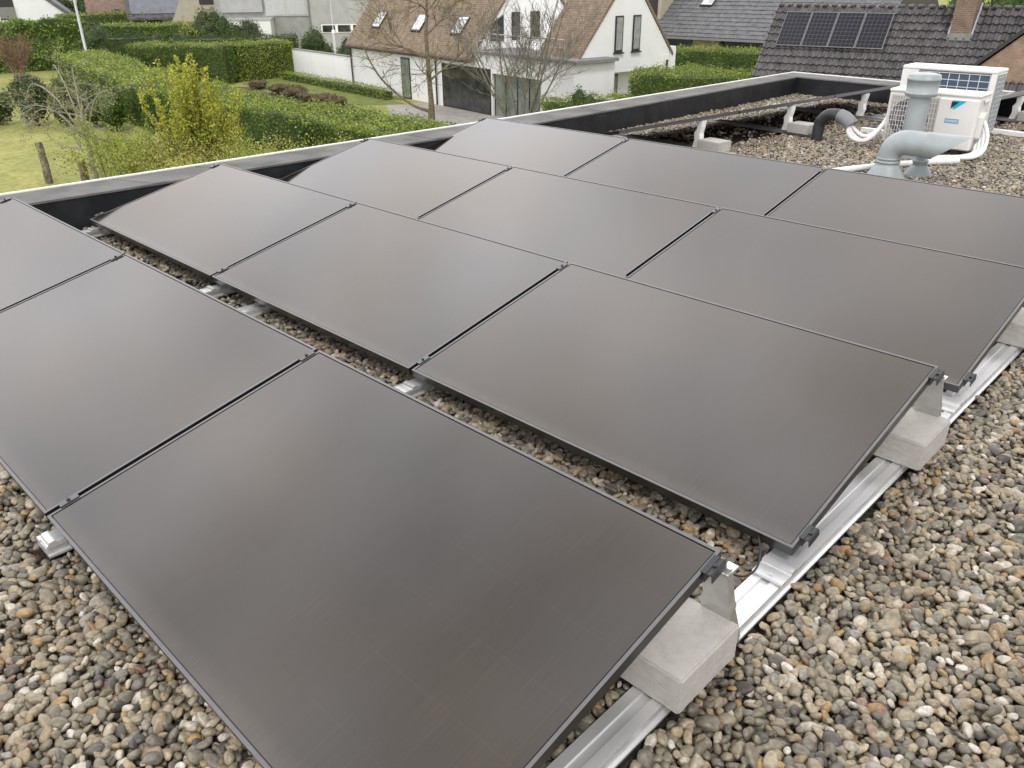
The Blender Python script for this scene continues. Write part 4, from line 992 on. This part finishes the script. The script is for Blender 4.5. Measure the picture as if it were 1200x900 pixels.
f_ = part('window', MB(T=BF).box(2.5, 3.0, -.05, -.003, 2.5, 3.25), M['dark'], bh); part('canopy', MB(T=BF).box(-1.1, -.12, 0, .6, 2.75, 2.9), M['trim'], bh)
CF = frame((-88.5, 36.4, G), 66); chh = thing('panelled_roof_house', CF(3, 2, 0), 'house with a grey roof covered in solar panels and a cream gable', 'house')
CT = math.tan(R(42))
mb = MB(T=CF); mb.box(.4, 5.6, .5, 6, 0, 2.6); mb.prism([(.5, 2.6), (6, 2.6), (3.25, 2.6+2.75*CT)], 5.62, 5.9, 'x'); part('wall', mb, M['cream'], chh)
cr_ = part('roof', MB(T=CF).prism([(-.1, 2.3), (3.25, 2.3+3.35*CT), (6.6, 2.3), (6.6, 2.45), (3.25, 2.5+3.35*CT), (-.1, 2.5)], -.3, 6.3, 'x'), M['tile_dark'], chh)
mb = on_roof(.1, 4.9, .25, 2.9, CF, 2.5, CT, .12, .05); part('panel_field', mb, mat('grey_blue_cells', (.16, .17, .20), .35, var=.12, scale=2), cr_)
part('skylight', on_roof(2.6, 3.3, 2.0, 2.5, CF, 2.5, CT, .2, .04), M['dark'], cr_)
ce = thing('cream_house', (-81, 41, G), 'cream rendered house wall between the panelled roof and the pale modern house', 'house')
C2 = frame((-81.5, 38.2, G), 62); part('wall', MB(T=C2).prism([(-.9, 0), (-.9, 2.0), (.9, 5.4), (4.4, 5.4), (4.4, 0)], 0, 6, 'y'), M['cream'], ce)
part('window', MB(T=C2).box(2.0, 3.3, -.05, -.003, 3.75, 5.2), M['dark'], ce)
DF = frame((-72.4, 36.8, G), 50); dh = thing('modern_house', DF(8, 3, 0), 'pale grey flat roofed modern house with a glazed bay and a window strip', 'house')
mb = MB(T=DF); mb.box(8.6, 17.5, 0, 9, 0, 8); part('wall', mb, M['greyrender'], dh)
part('left_block', MB(T=DF).box(.3, 8.58, .8, 9, 0, 8), M['greyrender2'], dh)
mb = MB(T=DF); mb.box(-.3, 5.2, -1.2, .79, 0, 2.75); part('terrace_wall', mb, M['white_cool'], dh); part('terrace_cap', MB(T=DF).box(-.4, 5.3, -1.3, .78, 2.755, 2.87), M['pole'], dh)
f_ = part('window', MB(T=DF).box(4.6, 8.3, .70, .795, 2.95, 6.5), M['pole'], dh); mb = MB(T=DF); mb.box(4.75, 6.35, .66, .695, 3.05, 6.4); mb.box(6.5, 8.15, .66, .695, 3.05, 6.4); part('pane', mb, mat('pale_blind', (.48, .49, .50), .6, var=.08), f_)
part('grey_bay', MB(T=DF).box(.8, 4.4, .55, .795, 3.3, 5.4), M['greyrender'], dh)
f_ = part('window', MB(T=DF).box(9.4, 14.6, -.05, -.003, 1.55, 2.25), M['trim'], dh); mb = MB(T=DF)
for a in (9.5, 10.85, 12.2, 13.5): mb.box(a, a+1.1, -.075, -.053, 1.62, 2.18)
part('pane', mb, M['glass'], f_)
f_ = part('window', MB(T=DF).box(12.0, 14.4, -.05, -.003, 4.2, 5.4), M['trim'], dh); mb = MB(T=DF)
for a in (12.1, 12.9, 13.65): mb.box(a, a+.62, -.075, -.053, 4.3, 5.3)
part('pane', mb, M['glass'], f_)
part('downpipe', MB(T=DF).tube([(8.45, -.06, .2), (8.45, -.06, 8)], .06, 8), M['slab'], dh)

# ---------------- hedges
hedge('hedge', 'tall bright green hedge at the left, below the white gable house', (-72.5, 14.5), (-69.6, 24.9), 3.6, 3.25, leaf='hedge_tall', top='hedge_tall', dens=40, ls=.13, rough=.28)
hedge('hedge', 'high clipped hedge with a dark long face ending at the white garden wall', (-56.6, 23.05), (-50.75, 26.9), 2.0, 2.25, dens=85, ls=.07)
hedge('hedge', 'short return of the clipped hedge meeting the white garden wall', (-51.6, 27.1), (-51.5, 31.3), 1.6, 2.22, leaf='lime', dens=85, ls=.07)  # paler leaf colour carries the sunlight falling on this side of the hedge
hedge('hedge', 'broad low hedge with yellow shoots running away towards the lamp post', (-58.8, 20.4), (-35.6, 16.2), 3.2, 1.75, dens=70, ls=.075, rough=.16)
hedge('hedge', 'long clipped hedge with a yellow green top just beyond the roof edge', (-35.3, 16.25), (-15.5, 16.1), 2.4, 1.8, dens=120, ls=.065, rough=.14)
hedge('hedge', 'far sunlit hedge below the panelled roof house', (-70.3, 26.4), (-66.8, 33.2), 1.6, 2.85, leaf='hedge_tall', top='lime', dens=45, ls=.09)
hedge('hedge', 'dark clipped hedge in front of the far sunlit hedge', (-64.6, 24.4), (-63.2, 27.6), 1.4, 2.3, leaf='hedge_dark', top='hedge_dark', dens=60, ls=.075)
hedge('hedge', 'dark low hedge looking over the top of the high clipped hedge', (-57.3, 26.2), (-53.6, 33.4), 1.2, 2.38, leaf='hedge_dark', top='hedge_dark', dens=70, ls=.07)
hedge('hedge', 'grassy far hedge bank under the pink brick house', (-91.8, 30.5), (-88.3, 40.5), 2.0, 2.95, leaf='olive', top='lime', dens=30, ls=.11)
hedge('hedge', 'low box hedge along the foot of the white house', (-50.2, 30.0), (-36.6, 28.2), .7, .5, leaf='lime', top='hedge_new_lit', dens=90, ls=.05, rough=.05)
hedge('hedge', 'near clipped hedge with a dark side right of the white house', (-20.6, 28.6), (-16.2, 31.6), 2.1, 2.45, dens=150, ls=.055, rough=.12)
hedge('hedge', 'rear clipped hedge below the long grey roof', (-25.2, 38.6), (-20.6, 40.8), 1.6, 2.5, dens=110, ls=.06)
hedge('hedge', 'low loose hedge along the roof edge between the white house and the near clipped hedge', (-22.6, 25.2), (-17.6, 30.2), 1.2, 1.5, leaf='lime', top='hedge_new_lit', dens=110, ls=.055, rough=.2)

# ---------------- shrubs
sh = 'shrubs in the gardens'
shrub('shrub', 'dark evergreen shrub at the left, by the lawn', (-42.4, 12.1), 1.0, 1.0, 2.35, 'hedge_dark', group=sh, dens=180, leaf2='grey_leaf')
shrub('shrub', 'dark evergreen shrub cut by the left picture edge above the lawn', (-44.0, 11.0), .8, .9, 1.6, 'hedge_dark', group=sh, dens=180)
shrub('shrub', 'mid green shrub right of the dark evergreen, behind the bare twiggy tree', (-41.2, 12.95), .75, .8, 2.3, 'olive', group=sh, dens=180)
shrub('shrub', 'dense dark shrub under the broad hedge', (-39.9, 13.75), .9, .9, 2.0, 'hedge_dark', group=sh, dens=180, leaf2='olive')
shrub('shrub', 'green shrub against the face of the broad hedge', (-38.0, 13.9), .8, .8, 1.9, 'hedge', group=sh, dens=180)
shrub('shrub', 'round dark bush right of the lamp post', (-66.7, 24.8), 1.3, 1.3, 3.1, 'hedge_dark', group=sh, dens=110, ls=.09, leaf2='grey_leaf')
shrub('shrub', 'small upright grey green bush behind the high hedge', (-59.7, 26.1), .45, .45, 2.75, 'grey_leaf', group=sh, dens=200)
shrub('shrub', 'grey green bush beside the yellow green tree', (-59.2, 27.2), .9, .9, 3.05, 'grey_leaf', group=sh, dens=150, leaf2='hedge_dark')
shrub('shrub', 'yellow green young tree among the far bushes', (-60.5, 29.1), .95, .95, 3.3, 'yellow', group=sh, dens=120, leaf2='lime')
shrub('tree', 'rounded dark olive tree before the pale modern house', (-65.3, 32.9), 1.35, 1.35, 4.1, 'olive', cat='tree', group=sh, dens=110, ls=.09, leaf2='hedge_dark')
for k, (x, y, h_, lf, lb) in enumerate(((-60.0, 30.3, 3.3, 'hedge_dark', 'dark bush left below the white terrace wall'), (-59.4, 31.5, 3.5, 'hedge_dark', 'dark bush in the middle below the white terrace wall'), (-58.7, 32.7, 3.6, 'grey_leaf', 'greyish bush at the right end of the white terrace wall'))):
    shrub('shrub', lb, (x, y), 1.2, 1.2, h_, lf, group=sh, dens=140, leaf2='olive', seed=k)
shrub('shrub', 'broad dark dome shrub above the white garden wall', (-51.4, 33.4), 1.5, 1.3, 2.75, 'hedge_dark', group=sh, dens=130, leaf2='hedge_dark')
shrub('shrub', 'dark shrub between the lamp and the white house', (-46.0, 32.2), .9, .7, 2.5, 'hedge_dark', group=sh, dens=130)
shrub('shrub', 'green bush before the white house on the right of the multi stemmed tree', (-20.4, 25.0), .85, .8, 2.2, 'hedge', group=sh, dens=240, ls=.05, leaf2='olive')
shrub('shrub', 'low green bush under the overhang of the white house', (-20.2, 27.5), .7, .7, 1.9, 'lime', group=sh, dens=240, ls=.05)
shrub('shrub', 'small tuft of green on the paving beside the far corner of the panels', (-24.6, 23.4), .3, .3, .55, 'lime', group=sh, dens=300, ls=.04)
for k, (x, y) in enumerate(((-46.6, 26.0), (-43.6, 25.6), (-41.2, 25.2), (-39.0, 24.6), (-37.4, 24.3), (-35.9, 24.2))):
    shrub('shrub', ['brown hydrangea stubble in the bed, leftmost', 'brown shrub in the bed under the white garden wall', 'brown shrub in the bed, third from the left', 'brown shrub in the bed opposite the house corner', 'brown shrub in the bed, second from the paving', 'brown shrub in the bed closest to the paving'][k], (x, y), .95, .7, .55+.10*(k % 3), 'brown_leaf', group='brown shrubs in the flower bed', dens=200, ls=.06, core='soil', leaf2='olive', seed=k)
for k, (x, y, r_, h_) in enumerate(((-104, 34.5, 4, 5.2), (-101, 38, 3.5, 4.9), (-106, 31, 4, 4.6))):
    shrub('tree', ['dark evergreen tree behind the white gable house', 'dark evergreen tree left of the pink brick house', 'dark evergreen tree far behind the tall hedge'][k], (x, y), r_, r_, h_, 'hedge_dark', cat='tree', group='far trees', dens=30, ls=.16, seed=k)
for k, (x, y, r_, h_, lf) in enumerate(((-29.5, 63, 2.2, 4.5, 'olive'), (-26.8, 63.8, 1.8, 4.3, 'yellow'), (-24.4, 64.5, 1.8, 4.6, 'hedge_dark'), (-20.0, 66.5, 2.0, 4.5, 'lime'), (-17.5, 67.3, 2.2, 4.7, 'hedge_dark'), (-32, 62.2, 2, 4.4, 'brown_leaf'))):
    h_ += .5; r_ *= 1.25
    shrub('tree', ['olive tree beyond the ridge of the dark roof', 'yellow tree beyond the ridge of the dark roof', 'dark tree beyond the ridge left of the chimney', 'pale green tree beyond the ridge right of the chimney', 'dark tree at the top right corner', 'brown tree beyond the ridge, leftmost'][k], (x, y), r_, r_, h_, lf, cat='tree', group='far trees', dens=45, ls=.13, seed=k+5)

# ---------------- the sunlit twiggy thicket just beyond the roof edge
yl = thing('yellow_shrub', (-23.6, 11.0, G), 'bright yellow green shrub with many upright shoots beyond the roof edge', 'shrub')
mb = MB(); lf = MB(); rg = random.Random(5)
for k in range(130):
    a = rg.uniform(0, 6.28); r0 = rg.uniform(0, .62); q = Vector((-23.6+r0*math.cos(a), 11.0+1.1*r0*math.sin(a), G)); h_ = rg.uniform(3.3, 4.15) if k % 4 == 0 else rg.uniform(1.9, 3.3)
    ln = Vector((math.cos(a)*rg.uniform(.05, .45)*(.3+r0), math.sin(a)*rg.uniform(.05, .45)*(.3+r0)*1.3, 0)); P_ = []
    for i in range(8):
        t = i/7; P_.append(q+ln*t*(1.2 if k % 4 == 0 else 2.6)+Vector((rg.gauss(0, .02), rg.gauss(0, .02), h_*t)))
    mb.tube(P_, [.018*(1-.8*i/7) for i in range(8)], 4, caps=False)
    m_ = int(h_*64); Q = []
    for i in range(m_):
        t = rg.uniform(.25, 1.02)*7; j = min(6, int(t)); q2 = P_[j].lerp(P_[j+1], min(1, t-j)); w = .075*(1.15-t/7)+.025
        Q.append(q2+Vector((rg.gauss(0, w), rg.gauss(0, w), rg.gauss(0, .03))))
    lf.leaves(np.array(Q), .040, None, 0)
mb.build('stem', M['bark'], yl); lf.build('foliage', M['yellow'], yl)
specs = [(-25.6, 9.9), (-24.6, 10.4), (-22.8, 9.7), (-22.4, 11.4), (-21.6, 10.4), (-20.6, 11.2), (-19.8, 10.6), (-19.2, 11.8), (-21.4, 12.2), (-24.4, 9.2), (-18.4, 11.2), (-20.4, 9.5), (-26.6, 9.3)]
wh_ = ['behind the wooden post', 'left of the yellow shrub', 'in front of the yellow shrub', 'right behind the yellow shrub', 'right of the yellow shrub', 'below the dark hedge face', 'over the white roof edge above the second row corner', 'nearest the long clipped hedge', 'between the yellow shrub and the long hedge', 'at the foot of the bare crooked tree', 'rightmost of the thicket', 'low at the roof edge', 'leftmost of the thicket']
for k, (x, y) in enumerate(specs):
    t = thing('twiggy_shrub', (x, y, G), 'twiggy young leaved shrub '+wh_[k], 'shrub', 'twiggy thicket beyond the roof edge'); mb = MB(); tips = []; rg = random.Random(100+k)
    for i in range(9):
        a = rg.uniform(0, 6.28); branch(mb, (x+.1*math.cos(a), y+.1*math.sin(a), G), (math.cos(a)*.5, math.sin(a)*.5, 1), rg.uniform(.75, 1.15), .016, 2, rg, tips, .5, .15, (2, 4), .72, .004)
    mb.build('stem', M['bark_grey'], t)
    Q = []
    for q, d in tips:
        for i in range(22): Q.append(q+Vector((rg.gauss(0, .13), rg.gauss(0, .13), rg.gauss(0, .13))))
    MB().leaves(np.array(Q), .032, None, 0).build('foliage', M['mass_leaf'] if k % 3 else M['lime'], t)

# ---------------- bare trees
def bare_tree(label, base, hts, seed, r0, lev=4, stems=1, spread=.1, leafm=None, ln=1.2, barkm='bark', up=.2, kink=.3, shrink=.7, nleaf=2, ls=.03, split=(2, 4)):
    t = thing('bare_tree', base, label, 'tree', 'bare trees'); mb = MB(); tips = []; rg = random.Random(seed)
    for i in range(stems):
        a = i*6.28/stems+rg.uniform(0, .6); d = Vector((math.cos(a)*spread, math.sin(a)*spread, 1)).normalized()
        p = Vector(base)+Vector((math.cos(a)*.12*(stems > 1), math.sin(a)*.12*(stems > 1), 0)); n = 7; P_ = [p]; rs = [r0*1.25]
        for j in range(n):
            d = (d+Vector((rg.gauss(0, .05), rg.gauss(0, .05), .06))).normalized(); P_.append(P_[-1]+d*hts/n); rs.append(max(.012, r0*(1-.80*(j+1)/n)))
        mb.tube(P_, rs, 8, caps=False)
        for j in range(2, n+1):
            for q in range(2 if stems == 1 else 1+(j % 2)):
                a2 = rg.uniform(0, 6.28); dd = Vector((math.cos(a2), math.sin(a2), rg.uniform(.25, .8)))
                branch(mb, P_[j], dd, ln*(1.15-.6*j/n)*rg.uniform(.8, 1.2), rs[j]*.5, lev-1-(j > 5), rg, tips, kink, up, split, shrink, .0075)
    mb.build('trunk', M[barkm], t)
    if leafm:
        Q = [q+Vector((rg.gauss(0, .05), rg.gauss(0, .05), rg.gauss(0, .05))) for q, d in tips for _ in range(nleaf)]
        MB().leaves(np.array(Q), ls, None, 0).build('foliage', M[leafm], t)
    return t, tips
bt, _ = bare_tree('bare tree with a straight trunk on the edge of the grey paving', (-28.64, 24.37, G), 6.6, 3, .14, 4, leafm='mass_leaf', ln=2.2, up=.10, nleaf=1, ls=.03, split=(3, 5))
mb = MB(); rg = random.Random(9); tips = []
pA = Vector((-28.64, 24.37, G+.55)); LB = smooth_path([pA, pA+Vector((-.75, -.55, .35)), pA+Vector((-1.7, -1.15, 1.2)), pA+Vector((-2.15, -1.5, 2.0)), pA+Vector((-2.5, -1.7, 2.9))], 4)
mb.tube(LB, [.075*(1-.7*i/len(LB)) for i in range(len(LB))], 7, caps=False)
for j in range(5, len(LB), 2):
    for q in range(2): branch(mb, LB[j], (rg.gauss(0, 1), rg.gauss(0, 1), .4), .8, .02, 2, rg, tips, .4, .1)
mb.build('limb', M['bark'], bt)
bare_tree('multi stemmed bare tree in front of the garage of the white house', (-23.4, 24.7, G), 5.8, 21, .050, 4, stems=9, spread=.62, barkm='bark_grey', ln=1.15, up=.35, kink=.2, split=(2, 3))
bt, _ = bare_tree('crooked bare tree with grey arching branches near the wooden fence post', (-28.5, 9.37, G), 3.6, 33, .11, 3, leafm='mass_leaf', ln=1.15, barkm='bark_pale', up=-.05, kink=.6, nleaf=3, ls=.026)
mb = MB(); rg = random.Random(19); tips = []; pA = Vector((-28.5, 9.37, G+1.3))
for tgt, rz_ in (((-3.2, -.5, 1.5), .035), ((-2.0, -1.0, .55), .03), ((.9, .9, 1.4), .03), ((-2.6, .3, 2.2), .03), ((-1.0, -1.6, .9), .025)):
    T_ = Vector(tgt); LB = smooth_path([pA, pA+T_*.4+Vector((0, 0, .65)), pA+T_*.8+Vector((0, 0, .45)), pA+T_+Vector((0, 0, -.25))], 5)
    mb.tube(LB, [rz_*(1-.8*i/len(LB)) for i in range(len(LB))], 6, caps=False)
    for j in range(4, len(LB), 2): branch(mb, LB[j], (rg.gauss(0, .7), rg.gauss(0, .7), rg.uniform(-.3, .6)), .6, .012, 2, rg, tips, .5, -.05)
mb.build('limb', M['bark_pale'], bt)
Q = [q+Vector((rg.gauss(0, .06), rg.gauss(0, .06), rg.gauss(0, .06))) for q, d in tips for _ in range(2)]
MB().leaves(np.array(Q), .026, None, 0).build('foliage', M['mass_leaf'], bt)
bare_tree('reddish leafless bush at the left picture edge before the tall hedge', (-62.5, 17.6, G), 2.6, 44, .06, 4, stems=5, spread=.35, barkm='twig_red', ln=.8, up=.35)

# ---------------- fence, posts, lamps, car
fe = thing('wooden_fence', (-27.6, 9.9, G), 'weathered post and rail fence behind the crooked bare tree', 'fence')
fp = [(-29.9, 10.15), (-27.9, 10.45), (-26.2, 10.35), (-24.6, 10.0)]
for (x, y) in fp: mb = MB(); mb.tube([(x, y, G), (x, y, G+1.25)], [.06, .05], 7); mb.build('post', M['wood'], fe)
for (a, b_) in zip(fp[:-1], fp[1:]):
    for z in (.55, 1.1): mb = MB(); mb.tube([(a[0], a[1]-.06, G+z+.05), (b_[0], b_[1]-.06, G+z-.03)], .038, 6); mb.build('rail', M['wood'], fe)
mb = MB(); mb.tube([(-29.3, 8.15, G), (-29.28, 8.16, G+.7), (-29.3, 8.14, G+1.33)], [.13, .12, .11], 9); tag(mb.build('fence_post', M['wood']), 'thick weathered wooden post left of the crooked bare tree', 'post', 'stout wooden posts')
mb = MB(); mb.tube([(-27.6, 8.75, G), (-27.6, 8.75, G+.85)], [.14, .12], 9); tag(mb.build('fence_post', M['wood']), 'short stout wooden post right beside the crooked bare tree', 'post', 'stout wooden posts')
lp = thing('street_lamp', (-65.2, 23.1, G), 'tall pale street lamp post at the left, cut by the top of the picture', 'street lamp', 'street lamps')
mb = MB(); mb.lathe((-65.2, 23.1, G), [(.16, 0), (.16, .8), (.10, .85), (.07, 7.5)], 12); mb.build('pole', M['pole'], lp)
mb = MB(); mb.tube(smooth_path([(-65.2, 23.1, G+7.4), (-65.0, 22.9, G+7.75), (-64.4, 22.3, G+7.85)]), .045, 8); mb.build('arm', M['pole'], lp)
mb = MB(); mb.cbox(-64.75, -64.1, 22.0, 22.35, G+7.78, G+7.92, .04); mb.build('lamp_head', M['slab'], lp)
lp = thing('street_lamp', (-48.85, 33.3, G), 'slim grey lamp post behind the white garden wall', 'street lamp', 'street lamps')
mb = MB(); mb.lathe((-48.85, 33.3, G), [(.08, 0), (.08, 2.7), (.035, 2.75), (.03, 5.2)], 10); mb.build('pole', M['pole'], lp)
mb = MB(); mb.lathe((-48.85, 33.3, G), [(.085, 2.62), (.11, 2.66), (.11, 2.86), (.05, 2.9)], 10); mb.build('collar', M['trim'], lp)
KF = frame((-78.6, 25.2, G), 64); car = thing('parked_car', KF(1, 0, 0), 'silver car mostly hidden between the tall hedge and the round dark bush', 'car')
mb = MB(T=KF); mb.prism([(-1.0, .35), (3.2, .35), (3.25, .95), (2.5, 1.02), (1.9, 1.5), (.1, 1.55), (-.6, 1.05), (-1.05, .95)], -.85, .85, 'y'); part('body', mb, M['carpaint'], car, bevel=.05)
mb = MB(T=KF); mb.prism([(2.38, 1.04), (1.86, 1.44), (.14, 1.48), (-.45, 1.05)], -.865, .865, 'y'); part('window', mb, M['glass'], car)
for x in (-.2, 2.35):
    for y in (-.80, .80): mb = MB(T=KF); mb.tube([(x, y-.1, .32), (x, y+.1, .32)], .32, 16); part('wheel', mb, M['rubber'], car)

# =================================================================== light, sky, camera
SUN_EL, SUN_AZ = 56., -33.        # azimuth from +x towards +y: the veiled sun stands to the right of the view
SKY_LOW, SKY_TOP = 17., 2.4
SKY_PATCHES = [(104., 32., 15., 40.), (168., 52., 20., 42.), (-72., 16., 9., 75.), (4., 6., -9., 60.)]      # cloud glows, added rear fill, added dark patch: azimuth, elevation, gain, width
W = bpy.data.worlds.new('World'); S.world = W; W.use_nodes = True; nt = W.node_tree; L = nt.links.new
bg = nt.nodes['Background']
sd = Vector((math.cos(R(SUN_EL))*math.cos(R(SUN_AZ)), math.cos(R(SUN_EL))*math.sin(R(SUN_AZ)), math.sin(R(SUN_EL))))
sky = nn(nt, 'ShaderNodeTexSky', sky_type='NISHITA', sun_disc=False)
sky.sun_elevation = R(SUN_EL); sky.sun_rotation = R(90-SUN_AZ); sky.air_density = 1.0; sky.dust_density = 6.0; sky.ozone_density = 1.0
hsn = nn(nt, 'ShaderNodeHueSaturation'); hsn.inputs['Saturation'].default_value = .15; L(sky.outputs[0], hsn.inputs['Color'])
tc = nn(nt, 'ShaderNodeTexCoord')
mp = nn(nt, 'ShaderNodeMapping'); mp.inputs['Scale'].default_value = (1.6, 1.6, 3.2); L(tc.outputs['Generated'], mp.inputs['Vector'])
no = nn(nt, 'ShaderNodeTexNoise'); no.inputs['Scale'].default_value = 2.0; no.inputs['Detail'].default_value = 4; no.inputs['Roughness'].default_value = .45; L(mp.outputs[0], no.inputs['Vector'])
cl = nn(nt, 'ShaderNodeMapRange'); cl.inputs[1].default_value = .3; cl.inputs[2].default_value = .7; cl.inputs[3].default_value = .72; cl.inputs[4].default_value = 1.22; L(no.outputs['Fac'], cl.inputs[0])
# the cloud deck is thick overhead, and lit from behind by the hidden sun low ahead of the camera
sp = nn(nt, 'ShaderNodeSeparateXYZ'); L(tc.outputs['Generated'], sp.inputs[0])
el = nn(nt, 'ShaderNodeMapRange', interpolation_type='SMOOTHSTEP'); el.inputs[1].default_value = .25; el.inputs[2].default_value = .92; el.inputs[3].default_value = SKY_LOW; el.inputs[4].default_value = SKY_TOP; L(sp.outputs[2], el.inputs[0])
acc = el.outputs[0]
for az, e_, amp, wid in SKY_PATCHES:  # added rear fill lifts the walls; added negative patch deepens shade under panels
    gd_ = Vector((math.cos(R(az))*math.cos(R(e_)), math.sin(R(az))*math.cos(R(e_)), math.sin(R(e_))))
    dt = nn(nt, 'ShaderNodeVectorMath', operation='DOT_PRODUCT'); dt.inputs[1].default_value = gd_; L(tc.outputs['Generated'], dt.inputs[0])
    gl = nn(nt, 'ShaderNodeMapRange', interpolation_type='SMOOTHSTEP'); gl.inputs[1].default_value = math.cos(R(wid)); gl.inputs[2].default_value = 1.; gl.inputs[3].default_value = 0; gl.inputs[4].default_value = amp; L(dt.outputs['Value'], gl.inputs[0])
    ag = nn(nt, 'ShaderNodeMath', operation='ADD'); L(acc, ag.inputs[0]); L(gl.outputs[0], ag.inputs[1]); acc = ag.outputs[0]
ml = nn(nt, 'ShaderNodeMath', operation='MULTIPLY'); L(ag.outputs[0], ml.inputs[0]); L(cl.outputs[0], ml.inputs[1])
cc = nn(nt, 'ShaderNodeCombineXYZ')
tn = nn(nt, 'ShaderNodeTexNoise'); tn.inputs['Scale'].default_value = 3.4; tn.inputs['Detail'].default_value = 3; L(mp.outputs[0], tn.inputs['Vector'])
for i, (ka, kb) in enumerate(((.97, 1.06), (.99, .985), (1.05, .94))):          # clouds drift between cool and warm grey
    tm = nn(nt, 'ShaderNodeMapRange'); tm.inputs[1].default_value = .3; tm.inputs[2].default_value = .7; tm.inputs[3].default_value = ka; tm.inputs[4].default_value = kb; L(tn.outputs['Fac'], tm.inputs[0])
    q = nn(nt, 'ShaderNodeMath', operation='MULTIPLY'); L(tm.outputs[0], q.inputs[1]); L(ml.outputs[0], q.inputs[0]); L(q.outputs[0], cc.inputs[i])
mixw = nn(nt, 'ShaderNodeMix', data_type='RGBA'); mixw.inputs[0].default_value = .8; L(hsn.outputs[0], mixw.inputs[6]); L(cc.outputs[0], mixw.inputs[7])
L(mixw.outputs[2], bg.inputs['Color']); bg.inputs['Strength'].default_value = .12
sun = bpy.data.lights.new('sun', 'SUN'); sun.energy = 1.45; sun.angle = R(12); sun.color = (1., .96, .90)
so = bpy.data.objects.new('sun', sun); COL.objects.link(so); so.rotation_euler = sd.to_track_quat('Z', 'Y').to_euler()

cam = bpy.data.cameras.new('camera'); co_ = bpy.data.objects.new('camera', cam); COL.objects.link(co_); S.camera = co_
co_.location = (.7401, -.4490, 1.5993); co_.rotation_euler = (R(63.0998), R(.5386), R(44.2573))
cam.sensor_width = 36; cam.lens = 36*947.06/1200; cam.clip_start = .05; cam.clip_end = 3000
S.view_settings.view_transform = 'Standard'; S.view_settings.look = 'None'; S.view_settings.exposure = -.06; S.view_settings.gamma = 1; S.view_settings.use_curve_mapping = False
S.render.engine = 'CYCLES'; S.cycles.use_denoising = True; S.cycles.max_bounces = 8
